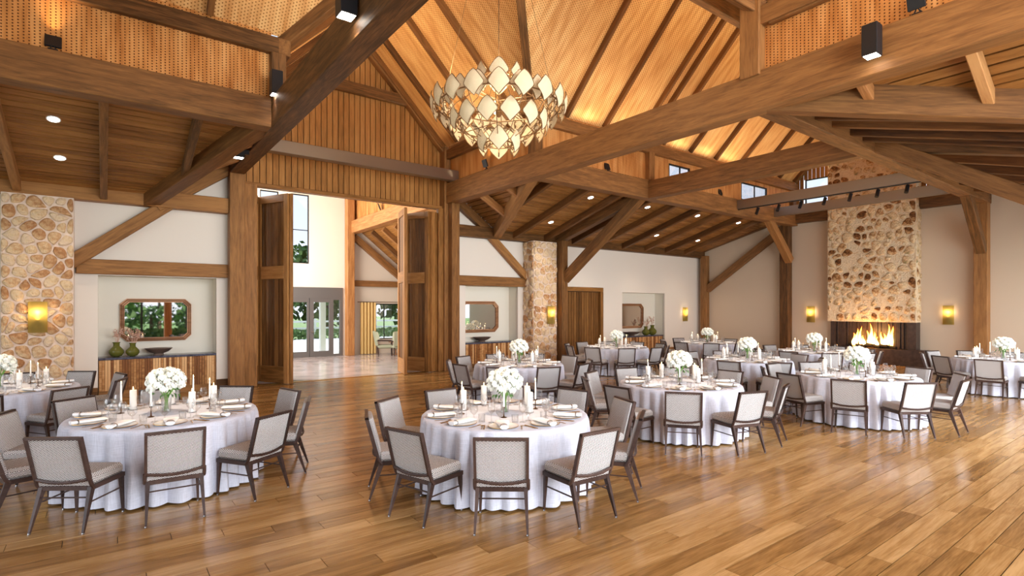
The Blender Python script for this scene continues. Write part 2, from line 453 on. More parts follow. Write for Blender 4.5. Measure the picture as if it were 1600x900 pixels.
BM = {}
def timber_obj(name, p0, p1, wd, ht, mat='timber', parent=None, up=(0, 0, 1), c=0.012):
    """member with its long axis on local X; grain follows it. ht is measured along 'up'"""
    p0, p1 = Vector(p0), Vector(p1); L = (p1 - p0).length; t = (p1 - p0).normalized(); up = Vector(up)
    if abs(t.dot(up)) > 0.99: up = Vector((0, 1, 0))
    y = up.cross(t).normalized(); z = t.cross(y)
    key = (round(L, 3), round(wd, 3), round(ht, 3), mat, c)
    if key not in BM: BM[key] = MB().cbox(-L / 2, L / 2, -wd / 2, wd / 2, -ht / 2, ht / 2, c).mesh(name, mat)
    o = bpy.data.objects.new(name, BM[key]); C.objects.link(o)
    mt = Matrix((t, y, z)).transposed().to_4x4(); mt.translation = (p0 + p1) / 2
    if parent: o.parent = parent
    o.matrix_local = mt
    return o
def timber(label, p0, p1, wd, ht, mat='timber', up=(0, 0, 1), name='beam'):
    return tag(timber_obj(name, p0, p1, wd, ht, mat, None, up), label, 'beam' if name == 'beam' else name.split('_')[-1], None, 'structure')
def struct(name, mb, mat, label, cat, parent=None, smooth=False):
    o = mb.build(name, mat, parent, smooth)
    if not parent: tag(o, label, cat, None, 'structure')
    return o

# ---------------------------------------------------------------- key dimensions
YW = 14.8            # face of the long wall
XE = 22.2            # end wall with the fireplace
ZB, ZT = 5.25, 5.80  # eave beams
XL0, XL1, XR0, XR1 = 2.43, 2.76, 8.55, 8.88
YS0, YS1, YN0, YN1 = 4.52, 4.85, 10.45, 10.78
XC, YC, ZRG = 5.65, 7.65, 9.95
ZU0, ZU1 = 6.62, 6.92   # upper plates
def roofz(d): return ZRG - d
def aisz(y): return 4.55 + (14.6 - y) * 0.285      # underside of the aisle boards

# ---------------------------------------------------------------- floor: planks along X
fl = struct('floor', MB().box(-8, XE + 0.4, -3.8, 15.15, -0.12, -0.022), 'dark', 'honey-coloured oak plank floor of the banquet hall', 'floor')
W_, L_ = 0.1855, 1.715
planks = []
r0, r1 = int((-3.8 - 2.89) / W_) - 1, int((15.1 - 2.89) / W_) + 1
for k in range(r0, r1):
    y0 = 2.89 + k * W_
    if y0 + W_ > 14.98: continue
    off = (3.43 - 0.375 * k) % L_
    x = -8 + off - L_
    while x < XE + 0.3:
        a, b = max(x, -8), min(x + L_, XE + 0.35)
        if b - a > 0.05:
            cx, cy = (a + b) / 2, y0 + W_ / 2
            d = 0.602 * cx + 0.799 * cy; r = 0.799 * cx - 0.602 * cy
            vis = d > 2.3 and abs(r) < d * 0.945 + 0.9
            planks.append((0 if vis else 1, d if vis else 1e3 + abs(d), a, b, y0))
        x += L_
planks.sort()
PK = {}
for i, (iv, d, a, b, y0) in enumerate(planks[:300]):
    L = b - a - 0.005; key = round(L, 2)
    if key not in PK: PK[key] = MB().box(-L / 2, L / 2, -W_ / 2 + 0.004, W_ / 2 - 0.004, -0.012, 0.0).mesh('plank', 'floor')
    link('plank', PK[key], fl, ((a + b) / 2, y0 + W_ / 2, 0))
mb = MB()
for iv, d, a, b, y0 in planks[300:]:
    mb.box(a + 0.002, b - 0.002, y0 + 0.003, y0 + W_ - 0.003, -0.02, 0)
o = mb.build('distant_planks', 'floor', fl); o['kind'] = 'stuff'
struct('threshold_glint', MB().box(3.05, 8.45, 14.98, 15.15, -0.02, 0.006), 'gold', 'thin gold strip painted for the lit floor edge at the folding doors', 'trim')  # gold strip stands in for the light along the floor edge
struct('floor_lobby', MB().box(-1, 16, 15.15, 22.6, -0.12, 0.0), 'stonefloor', 'polished grey-brown stone floor of the entrance lobby', 'floor')
struct('ground', MB().box(-60, 90, -60, 120, -0.3, -0.15), 'lawn', 'grass ground outside the building', 'ground')
struct('path_drive', MB().box(-30, 60, 24.5, 37, -0.15, -0.11), 'drive', 'pale sunlit drive outside the entrance doors', 'path')

# ---------------------------------------------------------------- walls
def wall_with_holes(name, axis, c0, c1, u0, u1, z0, z1, holes, mat, label):
    """wall slab spanning u (x or y); holes = (u0,u1,z0,z1), cut out cleanly"""
    us = sorted({u0, u1} | {h[0] for h in holes} | {h[1] for h in holes}); zs = sorted({z0, z1} | {h[2] for h in holes} | {h[3] for h in holes})
    mb = MB()
    for i in range(len(us) - 1):
        run = None
        for j in range(len(zs) - 1):
            um, zm = (us[i] + us[i + 1]) / 2, (zs[j] + zs[j + 1]) / 2
            hole = any(h[0] < um < h[1] and h[2] < zm < h[3] for h in holes)
            if not hole:
                if run is None: run = zs[j]
            if run is not None and (hole or j == len(zs) - 2):
                e = zs[j] if hole else zs[j + 1]
                if axis == 'x': mb.box(us[i], us[i + 1], c0, c1, run, e)
                else: mb.box(c0, c1, us[i], us[i + 1], run, e)
                run = None
    return struct(name, mb, mat, label, 'wall')
# long wall west of the doors (niche hole x -.1..2.2) and east of them
wall_with_holes('wall_north_west', 'x', YW + 0.12, YW + 0.22, -8, 2.7, -0.02, 5.3, [(-0.1, 2.2, 0, 2.70)], 'plaster', 'cream plaster wall round the niche beside the stone pillar')
wall_with_holes('wall_north_east', 'x', YW + 0.12, YW + 0.22, 8.72, XE + 0.2, -0.02, 5.3, [(9.35, 11.5, 0, 2.70), (13.45, 15.5, 0, 2.7), (16.85, 19.6, 0.0, 2.60)], 'plaster', 'long cream plaster wall with two niches and a plank door')
for nm, x0, x1, zt, lb in (('wall_niche_west', -0.1, 2.2, 2.70, 'pale niche behind the garden mirror'), ('wall_niche_middle', 9.35, 11.5, 2.70, 'pale niche between folding doors and slim stone pillar'), ('wall_niche_east', 16.85, 19.6, 2.60, 'pale niche beyond the plank door')):
    yb = 15.45
    m_ = MB().box(x0 - 0.1, x1 + 0.1, yb, yb + 0.08, -0.02, zt + 0.1).box(x0 - 0.08, x0, YW + 0.2, yb, -0.02, zt + 0.1).box(x1, x1 + 0.08, YW + 0.2, yb, -0.02, zt + 0.1).box(x0, x1, YW + 0.2, yb, zt, zt + 0.08)
    struct(nm, m_, 'plaster_lamplit', lb, 'wall')
# end wall, plaster to the plate, gable boards above
struct('wall_east', MB().box(XE, XE + 0.2, -4, YW + 0.2, -0.02, 5.75), 'plaster_end', 'beige plaster end wall behind the fireplace', 'wall')
struct('wall_aisle_near_upper', MB().box(9.6, XE, 0.05, 0.2, 3.0, 4.7), 'plaster', 'wall above the glazing of the near aisle, out of view', 'wall')
struct('wall_west', MB().box(-8.1, -7.9, -4, YW + 0.2, 4.9, 7.0), 'plaster', 'plaster wall above the glazing out of view', 'wall')
for nm, x0, x1 in (('baseboard_west', -8, -0.1), ('baseboard_doors_west', 2.2, 2.45), ('baseboard_doors_east', 8.9, 9.35), ('baseboard_pillar', 11.5, 13.1), ('baseboard_middle', 15.6, 16.85), ('baseboard_east', 19.6, XE)):
    tag(timber_obj(nm, (x0, YW + 0.105, 0.12), (x1, YW + 0.105, 0.12), 0.03, 0.24, 'timber'), 'brown wooden baseboard along the ' + nm.split('_', 1)[1].replace('_', ' ') + ' stretch of the long wall', 'baseboard', None, 'structure')
tag(timber_obj('baseboard_end', (XE - 0.02, 0.5, 0.1), (XE - 0.02, YW, 0.1), 0.03, 0.2, 'timber'), 'brown wooden baseboard under the fireplace end wall', 'baseboard', None, 'structure')

# ---------------------------------------------------------------- gable wall over the doors: individual vertical boards
gw = struct('wall_gable', MB().prism([(XL1 - 0.1, 15.1, 5.1), (XR0 + 0.1, 15.1, 5.1), (XR0 + 0.1, 15.1, 7.0), (XC, 15.1, ZRG), (XL1 - 0.1, 15.1, 7.0)], (0, 0.15, 0)), 'dark', 'board-clad gable above the folding doors', 'wall')
pb = 0.157
x = XL1 - 0.02
while x < XR0 - 0.02:
    a, b = x + 0.009, min(x + pb - 0.009, XR0)
    za, zb = roofz(abs(a - XC)) - 0.02, roofz(abs(b - XC)) - 0.02
    pts = [(a, 15.1, 5.18), (b, 15.1, 5.18), (b, 15.1, zb)] + ([(XC, 15.1, ZRG - 0.02)] if a < XC < b else []) + [(a, 15.1, za)]
    mb = MB().prism([(p[2], p[0] - (a + b) / 2, 0) for p in pts], (0, 0, -0.03))
    o = mb.build('board', 'gable_board', gw)
    o.matrix_local = Matrix(((0, 1, 0, (a + b) / 2), (0, 0, 1, 15.1), (1, 0, 0, 0), (0, 0, 0, 1)))
    x += pb
timber('header rail under the gable boards above the folding doors', (XL1, 14.99, 5.12), (XR0, 14.99, 5.12), 0.16, 0.1, 'door_wood', name='lintel')
timber('collar beam across the board-clad gable', (4.0, 14.95, 8.2), (7.3, 14.95, 8.2), 0.14, 0.3)
for s in (-1, 1):
    side = 'far' if s > 0 else 'near'
    timber('sloping trim on the %s slope of the gable' % ('chandelier-side' if s > 0 else 'hidden'), (XC + s * 3.0, 14.95, 6.85), (XC + s * 0.1, 14.95, 9.72), 0.2, 0.22)
# steel beam across the gable
tag(MB().cbox(3.0, 8.78, 14.25, 14.5, 5.86, 6.18, 0.01).build('steel_beam', 'steel'), 'brushed steel beam across the board-clad gable', 'beam', None, 'structure')

# ---------------------------------------------------------------- posts at the doors, jambs
timber('tall timber post at the niche side of the folding doors', (2.6, 14.68, 0), (2.6, 14.68, 5.3), 0.30, 0.34, 'timber', up=(1, 0, 0), name='pillar')
timber('plank jamb behind the niche-side post', (2.93, 14.86, 0), (2.93, 14.86, 5.1), 0.14, 0.34, 'door_wood', up=(1, 0, 0), name='jamb')
timber('tall timber post on the stone pillar side of the folding doors', (8.76, 14.7, 0), (8.76, 14.7, 5.3), 0.34, 0.28, 'timber', up=(1, 0, 0), name='pillar')
timber('plank jamb beside the far door post', (8.42, 14.92, 0), (8.42, 14.92, 5.1), 0.16, 0.2, 'door_wood', up=(1, 0, 0), name='jamb')
timber('slim jamb between plank jamb and far door post', (8.57, 14.93, 0), (8.57, 14.93, 7.0), 0.34, 0.16, 'timber', up=(1, 0, 0), name='jamb')

# folding doors: each panel a thing with stiles, rails and boards
def fold_panel(p, q, label, rail=(2.74, 3.08), hgt=4.95):
    p, q = Vector(p), Vector(q); d = q - p; L = d.length; ang = math.atan2(d.y, d.x)
    t = root('door_panel', label, 'door', (p.x, p.y, 0), ang, 'folding door panels', 'structure')
    def member(nm, x0, x1, z0, z1, vertical):
        th = 0.09
        if vertical:
            o = MB().cbox(z0, z1, -(x1 - x0) / 2, (x1 - x0) / 2, -th / 2, th / 2, 0.006).build(nm, 'door_wood', t)
            o.matrix_local = Matrix(((0, 1, 0, (x0 + x1) / 2), (0, 0, 1, 0), (1, 0, 0, 0), (0, 0, 0, 1)))
        else:
            o = MB().cbox(x0, x1, -th / 2, th / 2, z0, z1, 0.006).build(nm, 'door_wood', t)
    member('stile', 0, 0.15, 0.01, hgt, True); member('stile', L - 0.15, L, 0.01, hgt, True)
    for z0, z1 in ((0.01, 0.45), rail, (hgt - 0.2, hgt)): member('rail', 0.15, L - 0.15, z0, z1, False)
    n = max(3, round((L - 0.3) / 0.13)); bw = (L - 0.3) / n
    for z0, z1 in ((0.45, rail[0]), (rail[1], hgt - 0.2)):
        for i in range(n):
            xa = 0.15 + i * bw
            o = MB().cbox(z0, z1, -bw / 2 + 0.006, bw / 2 - 0.006, -0.016, 0.016, 0.004).build('board', 'door_board', t)
            o.matrix_local = Matrix(((0, 1, 0, xa + bw / 2), (0, 0, 1, 0), (1, 0, 0, 0), (0, 0, 0, 1)))
    return t
fold_panel((3.07, 15.0), (3.28, 15.75), 'folding door panel hinged to the niche-side jamb')
fold_panel((3.32, 15.75), (3.84, 14.72), 'folding door panel swung to the hall on the niche side')
fold_panel((3.89, 14.68), (4.10, 15.55), 'folding door panel edge-on at the lobby opening, niche side')
fold_panel((7.12, 14.66), (7.42, 15.75), 'folding door panel edge-on at the lobby opening, far side')
fold_panel((7.62, 15.75), (8.0, 14.86), 'folding door panel facing the hall at the far side')
fold_panel((8.06, 14.86), (8.34, 14.98), 'narrow folding door panel at the far jamb')

# ---------------------------------------------------------------- main timbers
timber('eave beam crossing above from the folding door post on the niche side', ((XL0 + XL1) / 2, -3.8, (ZB + ZT) / 2), ((XL0 + XL1) / 2, YW + 0.1, (ZB + ZT) / 2), 0.33, ZT - ZB)
timber('great eave beam running overhead from the far door post', ((XR0 + XR1) / 2, -3.8, (ZB + ZT) / 2 + 0.03), ((XR0 + XR1) / 2, YW + 0.1, (ZB + ZT) / 2 + 0.03), 0.33, ZT - ZB + 0.08)
timber('eave beam above the niche aisle', (-8, (YN0 + YN1) / 2, (ZB + ZT) / 2), (XL0, (YN0 + YN1) / 2, (ZB + ZT) / 2), 0.33, ZT - ZB)
timber('long eave beam above the candlelit far aisle', (XR1, (YN0 + YN1) / 2, (ZB + ZT) / 2), (XE, (YN0 + YN1) / 2, (ZB + ZT) / 2), 0.33, ZT - ZB)
timber('eave beam on the near side of the nave, seen from below', (XR1, (YS0 + YS1) / 2, (ZB + ZT) / 2), (XE, (YS0 + YS1) / 2, (ZB + ZT) / 2), 0.33, ZT - ZB)
timber('eave beam on the near side, out of view', (-8, (YS0 + YS1) / 2, (ZB + ZT) / 2), (XL0, (YS0 + YS1) / 2, (ZB + ZT) / 2), 0.33, ZT - ZB)
timber('tie beam spanning the nave before the fireplace', (13.1, YS1, 5.5), (13.1, YN0, 5.5), 0.32, 0.52)
timber('plate along the fireplace wall', (XE - 0.1, YS0, 5.54), (XE - 0.1, YN1, 5.54), 0.2, 0.42)
# upper plates and clerestory posts
def upper(lbl, p0, p1, ax):
    timber(lbl, p0, p1, 0.22, ZU1 - ZU0)
zu = (ZU0 + ZU1) / 2
upper('upper plate over the perforated panel of the niche aisle', (-8, YN0 + 0.11, zu), (XL0 + 0.2, YN0 + 0.11, zu), 'x')
upper('upper plate over the clerestory windows', (XR0 + 0.2, YN0 + 0.11, zu), (XE, YN0 + 0.11, zu), 'x')
upper('upper plate on the near side of the nave', (XR0 + 0.2, YS1 - 0.11, zu), (XE, YS1 - 0.11, zu), 'x')
upper('upper plate on the near side out of view', (-8, YS1 - 0.11, zu), (XL0 + 0.2, YS1 - 0.11, zu), 'x')
for sx, xx, nm in ((1, XR0 + 0.11, 'chandelier-side'), (-1, XL1 - 0.11, 'niche-side')):
    upper('upper plate of the %s clerestory before the gable' % nm, (xx, YN0, zu), (xx, 15.1, zu), 'y')
    upper('upper plate of the %s clerestory over the camera' % nm, (xx, -3.8, zu), (xx, YS1, zu), 'y')
def cpost(lbl, x, y, w=0.3):
    timber(lbl, (x, y, ZT), (x, y, ZU0 + 0.02), w, 0.26, up=(1, 0, 0), name='pillar')
cpost('short clerestory post at the niche aisle corner', XL0 + 0.12, YN0 + 0.12, 0.26)
cpost('short clerestory post at the crossing beyond the chandelier', XR0 + 0.15, YN0 + 0.12)
timber('thick clerestory post above the near cube spotlight', (XR0 + 0.16, YS1 - 0.06, ZT), (XR0 + 0.16, YS1 - 0.06, 7.2), 0.34, 0.42, up=(1, 0, 0), name='pillar')
cpost('short clerestory post above the tie beam', 13.1, YN0 + 0.12)
cpost('short clerestory post near the fireplace end', 21.9, YN0 + 0.12)
cpost('short clerestory post at the gable corner', XR0 + 0.13, 14.85, 0.2)
cpost('short clerestory post over the steel beam near side', 13.1, YS1 - 0.12)
# posts of the hall
timber('timber post with knee brace before the plank door', (13.0, 14.3, 0), (13.0, 14.3, 4.35), 0.3, 0.28, up=(1, 0, 0), name='pillar')
timber('corner post where long wall meets end wall', (XE - 0.15, 14.55, 0), (XE - 0.15, 14.55, 4.35), 0.28, 0.28, up=(1, 0, 0), name='pillar')
timber('end wall post on the corner side of the chimney', (XE - 0.17, 10.85, 0), (XE - 0.17, 10.85, 5.3), 0.34, 0.36, up=(1, 0, 0), name='pillar')
timber('end wall post on the camera side of the chimney', (XE - 0.17, 4.72, 0), (XE - 0.17, 4.72, 5.3), 0.34, 0.36, up=(1, 0, 0), name='pillar')
# aisle wall plates
timber('wall plate over the niche and stone pillar', (-8, YW - 0.02, 4.46), (XL0, YW - 0.02, 4.46), 0.28, 0.36)
timber('wall plate over the far aisle wall', (XR1, YW - 0.02, 4.44), (XE, YW - 0.02, 4.44), 0.28, 0.36)
# half timbering left and right of the doors
timber('middle rail over the niche with the garden mirror', (-0.47, YW + 0.04, 2.88), (2.45, YW + 0.04, 2.88), 0.16, 0.32)
timber('middle rail over the niche beside the far door post', (8.9, YW + 0.04, 2.86), (11.75, YW + 0.04, 2.86), 0.16, 0.32)
timber('diagonal wall brace rising over the garden mirror niche', (-0.62, YW - 0.0, 2.9), (1.25, YW - 0.0, 4.42), 0.17, 0.27)
timber('sloping wall rafter between brace and niche-side post', (0.95, YW - 0.02, 4.30), (2.5, YW - 0.02, 5.42), 0.2, 0.27)
timber('diagonal wall brace descending to the slim stone pillar', (11.95, YW - 0.0, 2.88), (10.2, YW - 0.0, 4.40), 0.17, 0.24)
timber('sloping wall rafter from the far door post', (10.4, YW - 0.02, 4.36), (8.85, YW - 0.02, 5.42), 0.2, 0.26)
# knee braces
timber('knee brace from the plank door post up to the eave beam', (13.1, 14.3, 2.98), (13.1, 10.75, 5.45), 0.28, 0.3)
timber('knee brace sloping down from the near eave beam', (13.1, 0.6, 2.98), (13.1, 4.55, 5.45), 0.28, 0.3)
timber('brace on the end wall rising from the corner post', (XE - 0.13, 14.45, 2.8), (XE - 0.13, 10.95, 5.2), 0.22, 0.3)
timber('short brace under the eave beam at the end wall corner side', (21.85, YN0 + 0.16, 3.85), (20.2, YN0 + 0.16, 5.35), 0.26, 0.28)
timber('short brace under the near eave beam at the end wall', (21.85, YS1 - 0.16, 3.75), (20.2, YS1 - 0.16, 5.35), 0.26, 0.28)
timber('rafter against the end wall of the far aisle', (XE - 0.12, YW, 4.62), (XE - 0.12, YN1 - 0.1, 5.72), 0.22, 0.24)
# hips where the crossing aisles meet
HX = 1.6
timber('hip beam from the crossing down to the wall over the niche', (XL0 + 0.1, YN0 + 0.1, 5.6), (XL0 - HX - 0.02, YW, 4.47), 0.30, 0.42, 'timber_shaded')
timber('hip beam from the crossing down towards the slim stone pillar', (XR1 - 0.1, YN0 + 0.1, 5.6), (XR1 + HX, YW, 4.47), 0.28, 0.4)
timber('hip beam carrying the herringbone ends of the ceiling boards', (XR1 - 0.1, YS1 - 0.1, 5.52), (XR1 + HX + 0.15, 0.2, 4.42), 0.26, 0.5)

# steel beams with track lights
for xx, lb in ((17.85, 'brushed steel beam carrying a row of black track spots'), (20.4, 'brushed steel beam close to the stone chimney')):
    tag(MB().cbox(-2.8, 2.8, -0.09, 0.09, -0.16, 0.16, 0.008).build('steel_beam', 'steel', None, False, (xx, YC, 5.6), (0, 0, PI / 2)), lb, 'beam', None, 'structure')

# ---------------------------------------------------------------- clerestory panels (perforated), windows
struct('wall_clerestory_west', MB().box(-8, XL0 + 0.02, YN0 + 0.12, YN0 + 0.18, ZT - 0.02, 7.06), 'perf', 'perforated wood panel band above the niche aisle beam', 'wall')
wins = [(14.1, 15.2), (18.25, 20.05)]
wall_with_holes('wall_clerestory_north', 'x', YN0 + 0.13, YN0 + 0.19, XR1 - 0.2, XE, ZT - 0.02, 7.06, [(a, b, 5.86, 6.5) for a, b in wins], 'perf', 'perforated wood clerestory panels with two windows')
struct('wall_clerestory_near', MB().box(XR1, XE, YS0 + 0.1, YS0 + 0.16, ZT - 0.02, 7.06), 'perf', 'clerestory band on the near side of the nave', 'wall')
struct('wall_clerestory_gable_side', MB().box(XR0 + 0.14, XR0 + 0.2, YN1, 15.1, ZT - 0.02, 7.06), 'perf', 'dark wood clerestory panel between chandelier and gable', 'wall')
struct('wall_clerestory_niche_side', MB().box(XL1 - 0.2, XL1 - 0.14, YN1, 15.1, ZT - 0.02, 7.06), 'perf', 'clerestory panel hidden behind the niche-side beam', 'wall')
struct('wall_clerestory_camera', MB().box(XR0 + 0.14, XR0 + 0.2, -3.8, YS0 + 0.12, ZT - 0.02, 7.06), 'perf', 'perforated panel above the beam with the cube spotlight', 'wall')
struct('wall_clerestory_camera_west', MB().box(XL1 - 0.2, XL1 - 0.14, -3.8, YS0, ZT - 0.02, 7.06), 'perf', 'perforated panel above the camera', 'wall')
timber('upper rail framing the perforated panel near the cube spotlight', (XR0 + 0.1, -3.8, 6.66), (XR0 + 0.1, YS0, 6.66), 0.12, 0.14)
nwin = 0
def window(x0, x1, y0, y1, z0, z1, bars_u=(), bars_z=(), label='', fr=0.04, mat='black'):
    """framed window with panes; x0==x1 or y0==y1 gives the plane"""
    global nwin; nwin += 1
    t = root('window_%d' % nwin, label, 'window', kind='structure')
    along_x = x1 > x0
    def bx(u0, u1, a, b, th, nm, m_):
        mb = MB()
        if along_x: mb.box(u0, u1, y0 - th, y0 + th, a, b)
        else: mb.box(x0 - th, x0 + th, u0, u1, a, b)
        mb.build(nm, m_, t)
    u0, u1 = (x0, x1) if along_x else (y0, y1)
    bx(u0, u1, z0, z0 + fr, 0.03, 'frame', mat); bx(u0, u1, z1 - fr, z1, 0.03, 'frame', mat)
    bx(u0, u0 + fr, z0 + fr, z1 - fr, 0.03, 'frame', mat); bx(u1 - fr, u1, z0 + fr, z1 - fr, 0.03, 'frame', mat)
    us = [u0 + fr] + list(bars_u) + [u1 - fr]; zs = [z0 + fr] + list(bars_z) + [z1 - fr]
    for b in bars_u: bx(b - 0.015, b + 0.015, z0 + fr, z1 - fr, 0.02, 'mullion', mat)
    for b in bars_z: bx(u0 + fr, u1 - fr, b - 0.015, b + 0.015, 0.018, 'mullion', mat)
    for i in range(len(us) - 1):
        for j in range(len(zs) - 1): bx(us[i] + 0.015, us[i + 1] - 0.015, zs[j] + 0.015, zs[j + 1] - 0.015, 0.004, 'pane', 'pane')
    return t
for (a, b), lb in zip(wins, ('clerestory window beside the short post', 'clerestory window above the steel beam end')):
    window(a, b, YN0 + 0.16, YN0 + 0.16, 5.86, 6.5, [(a + b) / 2 + 0.05], (), lb)
# end gable of boards with two windows
ew = struct('wall_east_gable', MB().prism([(XE + 0.12, YS0, 5.75), (XE + 0.12, YN1, 5.75), (XE + 0.12, YN1, 6.06), (XE + 0.12, YS0, 6.06)], (0.08, 0, 0)), 'dark', 'board-clad end gable above the fireplace wall', 'wall')
y = YS0
while y < YN1:
    a, b = y + 0.008, min(y + 0.147, YN1); mid = (a + b) / 2
    segs = [(5.75, roofz(abs(mid - YC)) + 0.15)]
    if 9.3 < mid < 10.2 or 5.1 < mid < 6.0: segs = [(5.75, 6.06), (7.05, segs[0][1])]
    for z0, z1 in segs:
        o = MB().cbox(z0, z1, -(b - a) / 2, (b - a) / 2, -0.015, 0.015, 0.004).build('board', 'gable_board', ew)
        o.matrix_local = Matrix(((0, 0, 1, XE + 0.08), (0, 1, 0, mid), (1, 0, 0, 0), (0, 0, 0, 1)))
    y += 0.155
window(XE + 0.1, XE + 0.1, 9.32, 10.2, 6.06, 7.05, (), (), 'window beside the chimney top in the end gable')
window(XE + 0.1, XE + 0.1, 5.1, 6.0, 6.06, 7.05, (), (), 'window hidden behind beams in the end gable')

# ---------------------------------------------------------------- roof: perforated slopes, rafters, valleys, ridges
def slope(name, pts, label):
    n = (Vector(pts[1]) - Vector(pts[0])).cross(Vector(pts[2]) - Vector(pts[0])).normalized()
    if n.z < 0: n = -n
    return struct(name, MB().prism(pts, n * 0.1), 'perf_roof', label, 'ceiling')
E_ = 2.95; zE = roofz(E_)
top = (XC, YC, ZRG)
for sx in (-1, 1):
    xo = XE + 0.2 if sx > 0 else -8
    for sy in (-1, 1):
        yo = 15.2 if sy > 0 else -3.8
        c_ = (XC + sx * E_, YC + sy * E_, zE)
        nm = {(1, 1): 'chandelier side towards the clerestory windows', (1, -1): 'near side above the fireplace end', (-1, 1): 'above the niche aisle', (-1, -1): 'above the camera'}[(sx, sy)]
        slope('ceiling_nave', [c_, (xo, YC + sy * E_, zE), (xo, YC, ZRG), top], 'perforated nave roof slope, ' + nm)
        nm = {(1, 1): 'between gable and valley rafter', (1, -1): 'above the cube spotlight', (-1, 1): 'hidden behind the niche-side beam', (-1, -1): 'over the camera'}[(sx, sy)]
        slope('ceiling_transept', [c_, (XC + sx * E_, yo, zE), (XC, yo, ZRG), top], 'perforated cross roof slope, ' + nm)
        timber('valley rafter running up from the %s %s crossing corner' % ('far' if sy > 0 else 'near', 'chandelier' if sx > 0 else 'niche'), (XC + sx * 3.0, YC + sy * 3.0, roofz(3.0) - 0.06), (XC, YC, ZRG - 0.12), 0.16, 0.24)
# rafters: under the slopes, parts of nothing, each its own timber
def raf(lbl, x0, y0, x1, y1, w=0.10, dz=0.09, h=0.18):
    d0 = min(abs(x0 - XC), abs(y0 - YC)) if False else None
    return timber(lbl, (x0, y0, 0), (x1, y1, 0), w, h)
def nave_rafter(x, sy, w=0.10):
    dlow = 2.86; a = abs(x - XC); dhi = 0.1
    s = 1 if x > XC else -1
    dtop = dhi if a > 2.9 else None
    p0 = (x, YC + sy * dlow, roofz(dlow) - 0.08); p1 = (x, YC + sy * 0.12, roofz(0.12) - 0.08)
    return p0, p1
ordn = ['first', 'second', 'third', 'fourth', 'fifth', 'sixth', 'seventh', 'eighth', 'ninth', 'tenth', 'eleventh', 'twelfth']
xs_e = [9.69, 11.13, 12.56, 12.98, 13.70, 15.10, 16.52, 17.95, 19.40, 20.8, 22.05]
for i, xx in enumerate(xs_e):
    for sy in (1, -1):
        p0, p1 = nave_rafter(xx, sy)
        timber('%s roof rafter from the crossing on the %s nave slope' % (ordn[i], 'window-side' if sy > 0 else 'near'), p0, p1, 0.10 if xx < 22 else 0.2, 0.17, 'timber_shaded')
for i, xx in enumerate((1.45, 0.02, -1.4, -2.85, -4.3, -5.7)):
    for sy in (1, -1):
        p0, p1 = nave_rafter(xx, sy)
        timber('%s roof rafter beyond the niche-side beam on the %s slope' % (ordn[i], 'aisle' if sy > 0 else 'camera'), p0, p1, 0.10, 0.17, 'timber_shaded')
for sx in (1, -1):
    for i, yy in enumerate((11.2, 12.6, 14.0, 14.85)):
        timber('%s cross-roof rafter before the gable, %s slope' % (ordn[i], 'chandelier-side' if sx > 0 else 'niche-side'), (XC + sx * 2.86, yy, roofz(2.86) - 0.08), (XC + sx * 0.12, yy, roofz(0.12) - 0.08), 0.12, 0.18, 'timber_shaded')
    for i, yy in enumerate((3.9, 2.5, 1.1, -0.3, -1.7)):
        timber('%s cross-roof rafter towards the camera, %s slope' % (ordn[i], 'spotlight-side' if sx > 0 else 'camera-side'), (XC + sx * 2.86, yy, roofz(2.86) - 0.08), (XC + sx * 0.12, yy, roofz(0.12) - 0.08), 0.12, 0.18, 'timber_shaded')
timber('ridge beam of the nave', (-8, YC, ZRG - 0.4), (XE, YC, ZRG - 0.4), 0.2, 0.55)
timber('ridge beam of the cross roof', (XC, -3.8, ZRG - 0.4), (XC, 15.1, ZRG - 0.4), 0.2, 0.55)

# ---------------------------------------------------------------- aisle ceilings: single boards on a sloping deck
def deck(name, pts, label, lift=0.045):
    P_ = [(p[0], p[1], p[2] + lift) for p in pts]
    return struct(name, MB().prism(P_, (0, 0, 0.08)), 'dark', label, 'ceiling')
def hipx(y, x0, s, yc):   # plan x of the hip at depth y
    return x0 + s * HX * abs(y - yc) / 4.1
def board_strip(par, quad, mat='ceil_board'):
    """quad: 4 points of one board's underside, first edge along the grain"""
    a, b, c, d = [Vector(q) for q in quad]
    o_ = (a + b + c + d) / 4; t = ((b - a) if (b - a).length > 1e-4 else (c - d)).normalized(); nrm = (b - a).cross(d - a)
    if nrm.length < 1e-6: nrm = (c - d).cross(a - d)
    nrm.normalize()
    if nrm.z < 0: nrm = -nrm
    y_ = nrm.cross(t)
    loc = [((p - o_).dot(t), (p - o_).dot(y_), 0) for p in (a, b, c, d)]
    ob = MB().prism(loc, (0, 0, 0.035)).build('board', mat, par)
    mt = Matrix((t, y_, nrm)).transposed().to_4x4(); mt.translation = o_
    ob.matrix_local = mt
def aisle_boards(par, ylow, yhigh, xfun0, xfun1, zfun, pitch=0.165, gap=0.03):
    n = int(abs(yhigh - ylow) / pitch); s = 1 if yhigh > ylow else -1
    for i in range(n):
        y0 = ylow + s * (i * pitch); y1 = y0 + s * (pitch - gap)
        xa0, xa1, xb0, xb1 = xfun0(y0), xfun0(y1), xfun1(y0), xfun1(y1)
        board_strip(par, [(xa0, y0, zfun(y0)), (xb0, y0, zfun(y0)), (xb1, y1, zfun(y1)), (xa1, y1, zfun(y1))])
zN = aisz
# north-west aisle
dk = deck('ceiling_aisle_niche', [(-8, YW + 0.1, zN(YW + 0.1)), (XL0 - HX, YW + 0.1, zN(YW + 0.1)), (XL0, YN1 - 0.1, zN(YN1 - 0.1)), (-8, YN1 - 0.1, zN(YN1 - 0.1))], 'boarded aisle ceiling with downlights above the niche')
aisle_boards(dk, YW, YN1 - 0.05, lambda y: -6, lambda y: hipx(y, XL0, -1, YN1), zN)
